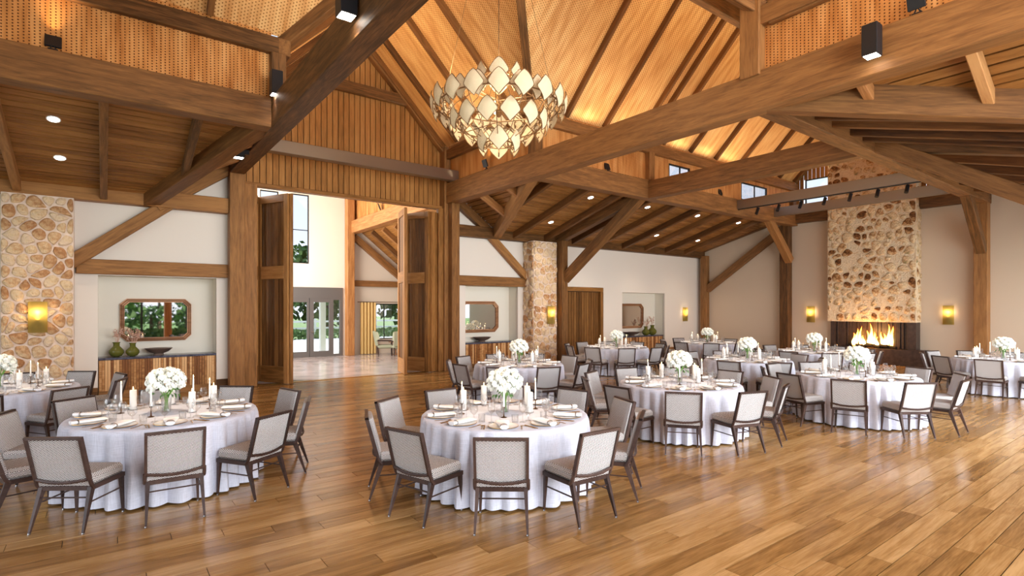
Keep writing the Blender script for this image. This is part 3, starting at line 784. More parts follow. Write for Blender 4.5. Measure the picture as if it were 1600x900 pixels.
# north-east aisle
dk = deck('ceiling_aisle_far', [(XR1 + HX, YW + 0.1, zN(YW + 0.1)), (XE, YW + 0.1, zN(YW + 0.1)), (XE, YN1 - 0.1, zN(YN1 - 0.1)), (XR1, YN1 - 0.1, zN(YN1 - 0.1))], 'boarded ceiling of the far aisle with rafters and downlights')
aisle_boards(dk, YW, YN1 - 0.05, lambda y: hipx(y, XR1, 1, YN1), lambda y: XE, zN)
# south-east aisle
def zS(y): return aisz(14.8 - (y - 0.5) ) 
def zS(y): return 4.55 + (y - 0.7) * 0.285
dk = deck('ceiling_aisle_near', [(XR1 + HX, 0.4, zS(0.4)), (XE, 0.4, zS(0.4)), (XE, YS0 + 0.1, zS(YS0 + 0.1)), (XR1, YS0 + 0.1, zS(YS0 + 0.1))], 'boarded ceiling of the near aisle behind dark rafters')
aisle_boards(dk, 0.4, YS0 + 0.05, lambda y: hipx(y, XR1, 1, YS0), lambda y: XE, zS)
# cross aisles (fall away from the crossing along x)
def zX(x, x0): return 5.60 - abs(x - x0) * 0.66
for nm, x0, s, yA, yB, lb in (('ceiling_cross_niche', XL0, -1, YN1, YW, 'boarded corner ceiling behind the niche-side hip beam'), ('ceiling_cross_far', XR1, 1, YN1, YW, 'boarded corner ceiling beside the far door post'), ('ceiling_cross_near', XR1, 1, YS0, 0.3, 'herringbone corner ceiling beneath the cube spotlight beam'), ('ceiling_cross_camera', XL0, -1, YS0, 0.3, 'boarded corner ceiling over the camera')):
    dk = deck(nm, [(x0, yA, zX(x0, x0)), (x0, yB, zX(x0, x0)), (x0 + s * HX, yB, zX(x0 + s * HX, x0))], lb)
    n = 11; pw = HX / n
    for i in range(n):
        xa, xb = x0 + s * i * pw, x0 + s * ((i + 1) * pw - 0.024)
        ya = yA + (yB - yA) * i / n; yb_ = yA + (yB - yA) * (i + 1) / n
        board_strip(dk, [(xa, ya, zX(xa, x0)), (xa, yB, zX(xa, x0)), (xb, yB, zX(xb, x0)), (xb, yb_, zX(xb, x0))])
# strips continuing south of the hip over the open south side
struct('ceiling_cross_south', MB().prism([(XR1, 0.3, 5.60), (XR1, -3.8, 5.60), (XR1 + 6, -3.8, 3.9), (XR1 + 6, 0.3, 3.9)], (0, 0, 0.08)), 'ceil_board', 'boarded aisle ceiling out of view beside the camera', 'ceiling')
struct('ceiling_cross_south_west', MB().prism([(XL0, 0.3, 5.60), (XL0, -3.8, 5.60), (-8, -3.8, 3.9), (-8, 0.3, 3.9)], (0, 0, 0.08)), 'ceil_board', 'boarded aisle ceiling out of view over the camera', 'ceiling')
struct('ceiling_aisle_camera', MB().prism([(-8, 0.3, 4.6), (XL0 - HX, 0.3, 4.6), (XL0, YS0, 5.7), (-8, YS0, 5.7)], (0, 0, 0.08)), 'ceil_board', 'boarded aisle ceiling out of view behind the camera', 'ceiling')
# aisle rafters
ra = 0.125
def arafter(x, y0, y1, zf, lbl, w=0.13, h=0.22):
    timber(lbl, (x, y0, zf(y0) - h / 2 + 0.01), (x, y1, zf(y1) - h / 2 + 0.01), w, h, 'timber_shaded' if x > 9 else 'timber')
for i, xx in enumerate((-6.9, -5.5, -4.15, -2.78, -1.39, -0.0)):
    arafter(xx, YW - 0.1, YN1 - 0.08, zN, 'aisle rafter over the niche wall, %s from the far end' % ordn[i])
arafter(1.36, 13.35, YN1 - 0.08, zN, 'short aisle rafter ending on the hip beam over the niche')
for i, xx in enumerate((11.13, 12.5, 13.85, 15.2, 16.58, 17.95, 19.3, 20.66)):
    arafter(xx, YW - 0.1, YN1 - 0.08, zN, 'far aisle rafter, %s from the folding doors' % ordn[i])
arafter(9.7, 12.7, YN1 - 0.08, zN, 'short far aisle rafter beside the crossing hip')
timber('heavy rafter beside the plank door post', (13.1, YW - 0.1, 4.4), (13.1, YN1 - 0.1, 5.48), 0.26, 0.3)
for i, xx in enumerate((9.75, 10.3, 11.0, 11.8, 12.4, 13.3, 14.7, 16.1, 17.5, 18.9, 20.3)):
    y0 = max(0.45, YS0 - 4.1 * max(0, (xx - XR1)) / HX) if xx < XR1 + HX else 0.45
    arafter(xx, y0, YS0 + 0.08, zS, 'dark rafter of the near aisle, %s from the crossing' % ordn[i], 0.14, 0.26)
timber('heavy rafter above the near knee brace', (13.1, 0.5, 4.4), (13.1, YS0 + 0.1, 5.48), 0.26, 0.3)
def xrafter(x0, s, y, yc, lbl):
    reach = HX * abs(y - yc) / 4.1 + 0.05
    timber(lbl, (x0 - s * 0.1, y, zX(x0 - s * 0.1, x0) - 0.09), (x0 + s * reach, y, zX(x0 + s * reach, x0) - 0.09), 0.13, 0.2, 'timber_light')
xrafter(XR1, 1, 3.3, YS0, 'short light rafter on the herringbone ceiling nearest the crossing')
xrafter(XR1, 1, 2.02, YS0, 'second short light rafter on the herringbone ceiling')
xrafter(XR1, 1, 0.7, YS0, 'third short light rafter on the herringbone ceiling')
xrafter(XR1, 1, 12.1, YN1, 'short rafter beside the far door post hip')
xrafter(XR1, 1, 13.4, YN1, 'second short rafter beside the far door post')
xrafter(XL0, -1, 12.1, YN1, 'short rafter in the niche-side corner')
xrafter(XL0, -1, 13.4, YN1, 'second short rafter in the niche-side corner')

# ---------------------------------------------------------------- stone work
def clip(poly, p, n):
    out = []
    for i in range(len(poly)):
        a, b = poly[i], poly[(i + 1) % len(poly)]
        da = (a[0] - p[0]) * n[0] + (a[1] - p[1]) * n[1]; db = (b[0] - p[0]) * n[0] + (b[1] - p[1]) * n[1]
        if da <= 0: out.append(a)
        if (da < 0 < db) or (db < 0 < da):
            t = da / (da - db); out.append((a[0] + (b[0] - a[0]) * t, a[1] + (b[1] - a[1]) * t))
    return out
def stone_cells(wd, ht, cell, rnd, jit=0.42):
    nx, ny = max(1, round(wd / cell)), max(1, round(ht / cell)); sx, sy = wd / nx, ht / ny; S = []
    for j in range(ny):
        for i in range(nx + (j % 2)):
            S.append(((i + 0.5 - 0.5 * (j % 2) + rnd.uniform(-jit, jit)) * sx, (j + 0.5 + rnd.uniform(-jit, jit)) * sy))
    cells = []
    for k, p in enumerate(S):
        poly = [(0, 0), (wd, 0), (wd, ht), (0, ht)]
        for m_, q in enumerate(S):
            if m_ == k or abs(q[0] - p[0]) > 3 * sx or abs(q[1] - p[1]) > 3 * sy: continue
            n_ = (q[0] - p[0], q[1] - p[1])
            poly = clip(poly, ((p[0] + q[0]) / 2, (p[1] + q[1]) / 2), n_)
            if len(poly) < 3: break
        if len(poly) >= 3: cells.append(poly)
    return cells
def put_stones(par, origin, u, nrm, wd, ht, cell, mat, rnd, s0=0.78, s1=0.9, th=0.05, skip=0.0):
    origin, u, nrm = Vector(origin), Vector(u), Vector(nrm); v = Vector((0, 0, 1))
    for poly in stone_cells(wd, ht, cell, rnd):
        if rnd.random() < skip: continue
        cx = sum(p[0] for p in poly) / len(poly); cy = sum(p[1] for p in poly) / len(poly)
        sc = rnd.uniform(s0, s1)
        P_ = [((p[0] - cx) * sc, (p[1] - cy) * sc) for p in poly]
        for _ in range(2):
            q = []
            for i in range(len(P_)):
                a, b = P_[i], P_[(i + 1) % len(P_)]
                if math.hypot(a[0] - b[0], a[1] - b[1]) < 0.012: q.append(((a[0] + b[0]) / 2, (a[1] + b[1]) / 2)); continue
                q += [(a[0] * .75 + b[0] * .25, a[1] * .75 + b[1] * .25), (a[0] * .25 + b[0] * .75, a[1] * .25 + b[1] * .75)]
            P_ = q
            if len(P_) > 14: break
        n = len(P_); h = th * rnd.uniform(0.6, 1.2)
        vs = [(p[0], -0.02, p[1]) for p in P_] + [(p[0] * 0.97, h * 0.55, p[1] * 0.97) for p in P_] + [(p[0] * 0.72 + rnd.uniform(-.008, .008), h * rnd.uniform(0.85, 1.1), p[1] * 0.72 + rnd.uniform(-.008, .008)) for p in P_] + [(0, h * rnd.uniform(0.9, 1.15), 0)]
        fs = []
        for r_ in range(2):
            for i in range(n): fs.append((r_ * n + i, r_ * n + (i + 1) % n, r_ * n + n + (i + 1) % n, r_ * n + n + i))
        fs += [(2 * n + i, 2 * n + (i + 1) % n, 3 * n) for i in range(n)]
        me = bpy.data.meshes.new('stone'); me.from_pydata(vs, [], fs); me.update(); me.materials.append(M[mat]); me.shade_smooth()
        o = bpy.data.objects.new('stone', me); C.objects.link(o); o.parent = par
        mt = Matrix((u, nrm, v)).transposed().to_4x4(); mt.translation = origin + u * cx + v * cy
        o.matrix_local = mt
rs = random.Random(3)
pl = struct('pillar_stone', MB().box(-1.62, -0.5, YW - 0.22, YW + 0.12, 0, 4.28), 'mortar', 'broad fieldstone pillar with a brass sconce beside the niche', 'pillar')
put_stones(pl, (-1.62, YW - 0.22, 0), (1, 0, 0), (0, -1, 0), 1.12, 4.28, 0.235, 'stone', rs, 0.84, 0.95, 0.045)
pl = struct('pillar_stone', MB().box(11.74, 12.78, YW - 0.45, YW + 0.12, 0, 4.28), 'mortar', 'slim fieldstone pillar with a sconce near the plank door', 'pillar')
put_stones(pl, (11.74, YW - 0.45, 0), (1, 0, 0), (0, -1, 0), 1.04, 4.28, 0.25, 'stone', rs, 0.82, 0.94)
put_stones(pl, (11.74, YW + 0.1, 0), (0, -1, 0), (-1, 0, 0), 0.55, 4.28, 0.25, 'stone', rs, 0.76, 0.9)
# chimney
CX, CY0, CY1, CZ = 21.75, 6.36, 9.14, 1.48
ch = struct('chimney_breast', MB().box(CX, XE + 0.12, CY0, CY1, CZ, 9.4), 'mortar2', 'tall rubble stone chimney breast over the fire', 'chimney')
ch['kind'] = 'structure'
put_stones(ch, (CX, CY1, CZ), (0, -1, 0), (-1, 0, 0), CY1 - CY0, 6.4, 0.29, 'stone2', rs, 0.5, 1.0, 0.035, 0.12)
put_stones(ch, (CX, CY0, CZ), (1, 0, 0), (0, -1, 0), XE - CX, 6.4, 0.30, 'stone2', rs, 0.6, 0.88, 0.03, 0.1)
# fireplace surround and fire
fp = root('fireplace', 'dark linear fireplace under the stone chimney', 'fireplace', (0, 0, 0))
mb = MB()
for i in range(46):
    yy = 6.5 + i * 0.057
    mb.box(22.02 - 0.02 * (i % 2) - 0.015 * (i % 3), 22.1, yy, yy + 0.05, 0.56, 1.47)
o = mb.build('ribbed_back', 'firestone', fp); o['kind'] = 'stuff'
MB().box(21.62, XE, 6.1, 9.35, 0.0, 0.55).build('hearth', 'firestone', fp)
MB().box(21.8, XE, 6.38, 6.62, 0.55, 1.48).build('side_pier', 'firestone', fp)
MB().box(21.95, XE, 8.98, 9.12, 0.55, 1.48).build('side_pier', 'firestone', fp)
rf = random.Random(5)
for i in range(5):
    yy = 7.25 + i * 0.25
    MB().tube([(21.8, yy - 0.3, 0.6 + 0.04 * (i % 2)), (21.95, yy + 0.25, 0.64 + 0.03 * (i % 3))], 0.05, 8).build('log', 'log', fp, True)
for i in range(15):
    yy = 7.12 + 1.15 * i / 14 + rf.uniform(-.03, .03); hh = rf.uniform(0.45, 0.85) * (1.0 if i in (0, 1, 4, 7, 8, 12, 13, 14) else 0.7); rr = rf.uniform(0.05, 0.085)
    vs = []; n = 8; K = 8
    for k in range(K + 1):
        t = k / K; r_ = rr * (0.5 + 1.3 * t) if t < 0.3 else rr * 0.89 * ((1 - t) / 0.7) ** 0.8
        ox = 0.05 * math.sin(t * 5 + i) * t; 
        for a in range(n):
            vs.append((0.6 * r_ * math.cos(a * 2 * PI / n), ox + r_ * math.sin(a * 2 * PI / n), hh * t))
    fs = [(k * n + a, k * n + (a + 1) % n, k * n + n + (a + 1) % n, k * n + n + a) for k in range(K) for a in range(n)]
    MB().add(vs, fs).build('flame', 'fire', fp, True, (21.88 + rf.uniform(-.05, .05), yy, 0.6))
point('fire_light', (21.4, 7.7, 1.0), 60, (1, 0.5, 0.15), 0.3)

# ---------------------------------------------------------------- niche cabinets, mirrors, decor
def cabinet(x0, x1, label, topz=0.86, yf=YW + 0.16):
    t = root('cabinet', label, 'cabinet')
    MB().box(x0 + 0.01, x1 - 0.01, yf, 15.44, 0.08, topz - 0.05).build('body', 'door_wood', t)
    MB().cbox(x0 + 0.005, x1 - 0.005, yf - 0.05, 15.44, topz - 0.05, topz, 0.006).build('worktop', 'marble', t)
    MB().box(x0 + 0.01, x1 - 0.01, yf - 0.01, yf + 0.02, 0.0, 0.14).build('plinth', 'timber', t)
    n = int((x1 - x0 - 0.04) / 0.052); mb = MB(); rr = random.Random(int(x0 * 10) + 5)
    for i in range(n):
        xa = x0 + 0.02 + i * 0.052
        mb.box(xa, xa + 0.045, yf - 0.03 - rr.choice((0, 0.008)), yf, 0.15, topz - 0.055)
    o = mb.build('slat_front', 'slat_wood', t); o['kind'] = 'stuff'
    return t
cabinet(-0.1, 2.2, 'slatted wooden cabinet with dark marble top below the garden mirror', 0.88)
cabinet(9.35, 11.5, 'slatted wooden cabinet in the niche by the far door post', 0.84)
cabinet(16.9, 19.5, 'slatted wooden cabinet in the niche beyond the plank door', 0.80)
def mirror(x0, x1, z0, z1, y, label, fr=0.085, c=0.13):
    t = root('wall_mirror', label, 'mirror')
    def octo(a0, a1, b0, b1, cc): return [(a0 + cc, b0), (a1 - cc, b0), (a1, b0 + cc), (a1, b1 - cc), (a1 - cc, b1), (a0 + cc, b1), (a0, b1 - cc), (a0, b0 + cc)]
    ou = octo(x0, x1, z0, z1, c); inn = octo(x0 + fr, x1 - fr, z0 + fr, z1 - fr, c * 0.75)
    MB().prism([(p[0], y - 0.02, p[1]) for p in inn], (0, 0.02, 0)).build('glass', 'mirror', t)
    for i in range(8):
        j = (i + 1) % 8
        MB().prism([(ou[i][0], y - 0.06, ou[i][1]), (ou[j][0], y - 0.06, ou[j][1]), (inn[j][0], y - 0.06, inn[j][1]), (inn[i][0], y - 0.06, inn[i][1])], (0, 0.055, 0)).build('frame_strip', 'frame_wood', t)
    for k in (0.3, 0.68):
        q = [((a[0] * (1 - k) + b[0] * k), y - 0.065, (a[1] * (1 - k) + b[1] * k)) for a, b in zip(ou, inn)]
        MB().tube(q, 0.008, 6, closed=True).build('bead', 'bronze', t, True)
    return t
mirror(0.30, 1.72, 1.20, 2.20, 15.44, 'octagonal wood-framed mirror reflecting the garden')
mirror(9.45, 11.0, 1.14, 2.20, 15.44, 'octagonal wood-framed mirror in the niche by the far door post', 0.1, 0.16)
mirror(17.1, 18.75, 1.10, 2.15, 15.44, 'large wood-framed mirror with rounded corners beyond the plank door', 0.1, 0.16)
def gvase(x, y, z, sc, label):
    t = root('vase', label, 'vase', (x, y, z))
    MB().lathe([(0.045 * sc, 0), (0.10 * sc, 0.02 * sc), (0.145 * sc, 0.09 * sc), (0.14 * sc, 0.15 * sc), (0.09 * sc, 0.21 * sc), (0.062 * sc, 0.24 * sc), (0.062 * sc, 0.30 * sc), (0.08 * sc, 0.33 * sc)], 24, cap=False).build('body', 'green_glass', t, True)
    return t
def twigs(x, y, z, label, seed, hgt=0.35):
    rr = random.Random(seed); t = root('dried_branches', label, 'branches', (x, y, z))
    for i in range(9):
        a = rr.uniform(0, 2 * PI); sp_ = rr.uniform(0.05, 0.22); tip = (sp_ * math.cos(a), sp_ * math.sin(a) * 0.6, hgt * rr.uniform(0.6, 1))
        mb = MB().tube([(0, 0, -0.15), (tip[0] * 0.5, tip[1] * 0.5, tip[2] * 0.6), tip], 0.004, 5)
        mb.build('twig', 'twig', t)
        mb = MB()
        for k in range(7):
            f = rr.uniform(0.45, 1); p = [tip[j] * f + rr.uniform(-.03, .03) for j in range(3)]
            mb.lathe([(0.002, -0.014), (0.014, 0), (0.002, 0.014)], 6, p)
        o = mb.build('blossom', 'twig', t, True); o['kind'] = 'stuff'
def fluted_bowl(x, y, z, label, r=0.24):
    t = root('bowl', label, 'bowl', (x, y, z))
    MB().lathe([(r * 0.42, 0), (r * 0.36, 0.03), (r * 0.38, 0.05)], 24).build('foot', 'bowl', t, True)
    MB().lathe([(r * 0.38, 0.045), (r * 0.7, 0.08), (r, 0.155), (r * 1.04, 0.16), (r * 0.9, 0.15), (r * 0.4, 0.075), (0, 0.07)], 64, cap=False, fn=lambda rr, zz, a: rr * (1 + 0.02 * math.cos(a * 32))).build('body', 'bowl', t, True)
gvase(0.23, 15.15, 0.88, 1.0, 'green glazed bottle vase at the end of the marble top')
gvase(0.53, 15.12, 0.88, 0.92, 'smaller green glazed vase beside the fluted bowl')
twigs(0.23, 15.15, 1.2, 'dried pink blossom twigs in the larger green vase', 1)
twigs(0.53, 15.12, 1.17, 'dried pink blossom twigs in the smaller green vase', 2)
fluted_bowl(1.03, 15.15, 0.88, 'dark fluted bowl under the garden mirror', 0.27)
fluted_bowl(10.15, 15.15, 0.84, 'dark fluted bowl under the mirror near the far door post', 0.3)
fluted_bowl(17.7, 15.15, 0.80, 'wide dark bowl on the cabinet beyond the plank door', 0.34)
gvase(18.55, 15.1, 0.80, 1.15, 'green glazed vase nearest the bowl beyond the plank door')
gvase(18.98, 15.1, 0.80, 1.3, 'larger green glazed vase at the end beyond the plank door')
twigs(18.55, 15.1, 1.15, 'dried twigs in the vase beyond the plank door', 3)
twigs(18.98, 15.1, 1.2, 'dried twigs in the larger vase beyond the plank door', 4, 0.42)
# plank door
pd = root('door_2', 'dark vertical plank door under the knee brace', 'door', kind='structure')
for i in range(14):
    xa = 13.62 + i * 0.131
    o = MB().cbox(0.02, 2.58, -0.06, 0.06, -0.02, 0.02, 0.005).build('board', 'door_board', pd)
    o.matrix_local = Matrix(((0, 1, 0, xa + 0.065), (0, 0, 1, YW + 0.12), (1, 0, 0, 0), (0, 0, 0, 1)))
MB().box(13.6, 15.5, YW + 0.15, YW + 0.2, 0, 2.6).build('backing', 'dark', pd)
timber_obj('frame', (13.4, YW + 0.06, 2.68), (15.62, YW + 0.06, 2.68), 0.16, 0.16, 'door_wood', pd)
timber_obj('frame', (15.54, YW + 0.06, 0), (15.54, YW + 0.06, 2.6), 0.16, 0.16, 'door_wood', pd)
timber_obj('frame', (13.5, YW + 0.06, 0), (13.5, YW + 0.06, 2.6), 0.16, 0.16, 'door_wood', pd)

# ---------------------------------------------------------------- wall sconces
def sconce(loc, rz, label, s=1.0, pw=4):
    t = root('wall_sconce', label, 'sconce', loc, rz)
    MB().cbox(-0.1 * s, 0.1 * s, -0.02, 0, -0.31 * s, 0.31 * s, 0.004).build('back_plate', 'brass', t)
    vs = []; n = 10
    for z in (-0.31 * s, 0.31 * s):
        for i in range(n + 1):
            a = PI * i / n; vs.append((-0.15 * s * math.cos(a), -0.03 - 0.11 * s * math.sin(a), z))
    MB().add(vs, [(i, i + 1, n + 2 + i, n + 1 + i) for i in range(n)]).build('glass_shade', AMBER, t, True)
    MB().lathe([(0.06 * s, -0.3 * s), (0.06 * s, -0.05 * s)], 16, (0, -0.07, 0)).build('lamp_cup', 'brass', t, True)
    MB().lathe([(0.02, -0.05 * s), (0.035 * s, -0.02 * s), (0.03 * s, 0.03 * s), (0.005, 0.08 * s)], 12, (0, -0.07, 0)).build('bulb', 'bulb', t, True)
    d = Vector((math.sin(rz), -math.cos(rz), 0))
    point('sconce_light', Vector(loc) + d * 0.085 + Vector((0, 0, 0.10)), pw, WARM, 0.03)
def amber():
    m, n, b = new_mat('amber_shade'); n.nodes.remove(b); out = n.nodes['Material Output']
    tr = nd(n, 'ShaderNodeBsdfTransparent'); tr.inputs[0].default_value = (0.85, 0.62, 0.16, 1)
    tl = nd(n, 'ShaderNodeBsdfTranslucent'); tl.inputs[0].default_value = (0.62, 0.48, 0.14, 1)
    df = nd(n, 'ShaderNodeBsdfDiffuse'); df.inputs[0].default_value = (0.55, 0.42, 0.12, 1)
    m1 = nd(n, 'ShaderNodeMixShader'); m1.inputs[0].default_value = 0.45; n.links.new(tl.outputs[0], m1.inputs[1]); n.links.new(df.outputs[0], m1.inputs[2])
    m2 = nd(n, 'ShaderNodeMixShader'); m2.inputs[0].default_value = 0.62; n.links.new(tr.outputs[0], m2.inputs[1]); n.links.new(m1.outputs[0], m2.inputs[2])
    n.links.new(m2.outputs[0], out.inputs[0]); return m
AMBER = amber()
sconce((-1.06, YW - 0.30, 1.80), 0, 'brass and amber glass sconce on the broad stone pillar')
sconce((12.42, YW - 0.53, 1.73), 0, 'brass and amber glass sconce on the slim stone pillar')
sconce((21.0, YW + 0.11, 1.68), 0, 'small brown glass sconce between far niche and corner')
sconce((XE - 0.01, 9.93, 1.72), -PI / 2, 'amber sconce on the corner side of the chimney')
sconce((XE - 0.01, 5.6, 1.74), -PI / 2, 'amber sconce on the camera side of the chimney')

# ---------------------------------------------------------------- ceiling lights
def downlight(x, y, label, zf=zN):
    t = root('downlight', label, 'light', (x, y, zf(y)), 0, 'recessed downlights in the aisle ceilings')
    sl = math.atan(-0.285)
    MB().lathe([(0.085, -0.012), (0.10, -0.012), (0.10, 0.0), (0.085, 0.0)], 20, cap=False).build('rim', 'white', t, True, (0, 0, 0), (sl, 0, 0))
    MB().lathe([(0.082, -0.008), (0.0001, -0.006)], 20).build('lens', 'lamp', t, False, (0, 0, 0), (sl, 0, 0))
    spot('downlight_beam', (x, y, zf(y) - 0.06), (0, 0, -1), 55, 95, WARMW, 0.8)
dls = [(-0.69, 12.19, 'downlight over the niche aisle nearer the eave beam'), (-0.67, 13.5, 'downlight over the niche aisle nearer the wall')]
for i, xx in enumerate((11.88, 14.56, 17.38, 20.12)):
    dls += [(xx, 11.78, 'far aisle downlight by the eave beam, %s from the doors' % ordn[i]), (xx, 13.62, 'far aisle downlight by the wall, %s from the doors' % ordn[i])]
for x_, y_, l_ in dls: downlight(x_, y_, l_)
def cube_spot(loc, rz, label, aim=(0, 0, -1), w_=0.19, h_=0.42, pw=70):
    t = root('cube_spotlight', label, 'spotlight', loc, rz)
    MB().cbox(-w_ / 2, w_ / 2, -w_ / 2, w_ / 2, -h_ / 2, h_ / 2, 0.006).build('housing', 'black', t)
    MB().box(-w_ / 2 + 0.015, w_ / 2 - 0.015, -w_ / 2 + 0.015, w_ / 2 - 0.015, -h_ / 2 - 0.004, -h_ / 2 - 0.001).build('lens', 'lamp', t)
    MB().box(-0.03, 0.03, w_ / 2, w_ / 2 + 0.1, -0.03, 0.05).build('bracket', 'black', t)
    spot('cube_spot_beam', Vector(loc) + Vector((0, 0, -h_ / 2 - 0.02)), aim, pw, 100, WARMW, 0.9)
cube_spot((8.36, 2.95, 5.63), -PI / 2, 'black cube spotlight with glowing lens on the near great beam')
cube_spot((2.30, 6.32, 5.66), -PI / 2, 'black cube spotlight at the top edge on the niche-side beam', w_=0.2)
cube_spot((2.45, 10.22, 5.98), 0, 'black cube spotlight on the short clerestory post')
cube_spot((2.22, 12.3, 5.2), -PI / 2, 'black cube spotlight low behind the niche-side beam', h_=0.25)
cube_spot((8.99, 12.4, 5.45), PI / 2, 'black cube spotlight under the ceiling beside the far door post', h_=0.25)
def uplight(loc, rz, label, aim, pw=120):
    t = root('adjustable_uplight', label, 'uplight', loc, rz)
    MB().cbox(-0.10, 0.10, -0.02, 0.02, 0.07, 0.28, 0.005).build('head', 'black', t, False, (0, 0, 0), (rad(-20), 0, 0))
    MB().tube([(-0.05, 0, 0), (0, 0.02, 0.09), (0.05, 0, 0)], 0.012, 6).build('yoke', 'black', t)
    MB().cbox(-0.06, 0.06, -0.04, 0.04, 0, 0.02, 0.004).build('foot', 'black', t)
    spot('uplight_beam', Vector(loc) + Vector((0, 0, 0.32)), aim, pw, 120, (1.0, 0.70, 0.38), 1.0, 0.1)
uplight((-0.6, YN0 + 0.05, 5.8), 0, 'black adjustable uplight on the niche aisle beam', (0, -0.5, 1), 60)
uplight((8.6, 12.6, 5.87), PI / 2, 'black adjustable uplight on the great beam near the gable', (-0.6, 0, 1), 60)
uplight((11.3, YN0 + 0.06, 5.8), 0, 'black adjustable uplight on the far eave beam behind the great beam', (0, -0.6, 1), 60)
uplight((8.6, 2.5, 5.87), PI / 2, 'black adjustable uplight above the near cube spotlight', (-0.6, 0, 1), 60)
uplight((16.9, YN0 + 0.06, 5.8), 0, 'black adjustable uplight on the far eave beam by the steel beam', (0, -0.6, 1), 60)
# warm light washing up the roof from the plates between the rafters
for xx in (10.4, 12.0, 14.4, 15.8, 17.2, 18.7, 20.1):
    area('roof_wash', (xx, YN0 - 0.10, 6.96), (rad(195), 0, 0), 0.9, 0.06, 3, (1.0, 0.76, 0.44))
for sx_, x0_, x1_ in ((1, 8.9, 22.0), (-1, -6, 2.3)):  # unseen area strips added along the beams for a brighter, more even roof
    for yy_, tl in ((YN0 - 0.08, 212), (YS1 + 0.08, 148)):
        area('added_roof_fill', ((x0_ + x1_) / 2, yy_, 5.93), (rad(tl), 0, 0), x1_ - x0_, 0.08, 8.0 * (x1_ - x0_) / 1.6 * (1 if sx_ > 0 else 0.6), (1.0, 0.80, 0.52)).data.spread = rad(62)
for xx_, tl in ((XR0 - 0.08, 148), (XL1 + 0.08, -148)):
    area('added_roof_fill', (xx_, 12.8, 5.97), (0, rad(tl), 0), 0.08, 4.0, 30, (1.0, 0.80, 0.52)).data.spread = rad(62)
    area('added_roof_fill', (xx_, 2.0, 5.97), (0, rad(tl), 0), 0.08, 4.0, 40, (1.0, 0.80, 0.52)).data.spread = rad(62)
# track spots under the first steel beam
for i in range(7):
    yy = 9.75 - i * 0.72
    t = root('track_spot', 'small black track spot, %s along the steel beam from the far aisle' % ordn[i], 'spotlight', (17.85, yy, 5.44), 0, 'track spots under the steel beam')
    MB().tube([(0, 0, 0), (0, 0, -0.07)], 0.012, 6).build('stem', 'black', t)
    MB().tube([(0.05, 0, -0.05), (-0.08, 0, -0.26)], 0.05, 12).build('head', 'black', t, True)
    if i % 2 == 0: spot('track_beam', (17.75, yy, 5.1), (0.5, (7.7 - yy) * 0.12, -1) if i < 5 else (-0.3, 0, -1), 60, 70, WARMW, 0.8)
MB().box(17.82, 17.88, YS1, YN0, 5.42, 5.445).build('lighting_track', 'black')
tag(C.objects[-1], 'black lighting track along the underside of the steel beam', 'track')

# ---------------------------------------------------------------- chandelier
CHX, CHY = 5.62, 7.85
cd = root('chandelier', 'tiered chandelier of cream mesh leaves on bronze rings', 'chandelier', (CHX, CHY, 5.5))
def leaf_mesh(hh=0.205, ww=0.18):
    vs, fs, N, K = [], [], 12, 4
    prof = []
    for k in range(N + 1):
        t = -1 + 2 * k / N
        q_ = 1 - abs(t + 0.08) / (1.08 if t > -0.08 else 0.92)
        wdt = (q_ ** 0.74 if t > -0.08 else q_ ** 0.92) if abs(t) < 0.999 else 0.0
        prof.append((wdt * ww, t * hh))
    for wv, zz in prof:
        for j in range(K + 1):
            s_ = -1 + 2 * j / K
            vs.append((wv * s_, -0.055 * (1 - (abs(s_) * wv / ww) ** 2) * (1 - (zz / hh) ** 2) - 0.02 * zz / hh, zz))
    for k in range(N):
        for j in range(K):
            a = k * (K + 1) + j; fs.append((a, a + 1, a + K + 2, a + K + 1))
    rim = [vs[k * (K + 1) + K] for k in range(N + 1)] + [vs[k * (K + 1)] for k in range(N - 1, 0, -1)]
    return MB().add(vs, fs).mesh('leaf', 'leafmesh', True), MB().tube(rim, 0.0075, 5, closed=True).mesh('rim', 'champagne', True), MB().tube([(0, 0.0, -0.02), (0, 0.07, -0.04), (0, 0.09, -0.1), (0, 0.05, -0.16), (0, 0.02, -0.1)], 0.012, 6).mesh('hook', 'champagne', True)
LM, RM, HM = leaf_mesh()
tiers = [(0.34, 0.60, 6, 0.0), (0.97, 0.13, 18, 0.0), (1.16, 0.06, 18, 0.0), (0.84, -0.25, 14, 0.5), (0.33, -0.58, 6, 0.0)]
base = math.atan2(-CHY, -CHX)
for r_, z_, n_, ph in tiers:
    for i in range(n_):
        a = base + 2 * PI * (i + ph) / n_
        q = link('leaf', LM, cd, (r_ * math.cos(a), r_ * math.sin(a), z_), (0, 0, a + PI / 2))
        link('rim', RM, q); link('hook', HM, q)
    MB().tube([((r_ - 0.08) * math.cos(2 * PI * i / 36), (r_ - 0.08) * math.sin(2 * PI * i / 36), z_ - 0.02) for i in range(36)], 0.012, 6, closed=True).build('ring', 'champagne', cd, True)
    for i in range(4):
        a = 2 * PI * i / 4 + 0.4
        MB().tube([(0, 0, z_ + 0.05), ((r_ - 0.08) * math.cos(a), (r_ - 0.08) * math.sin(a), z_ - 0.02)], 0.009, 6).build('arm', 'champagne', cd)
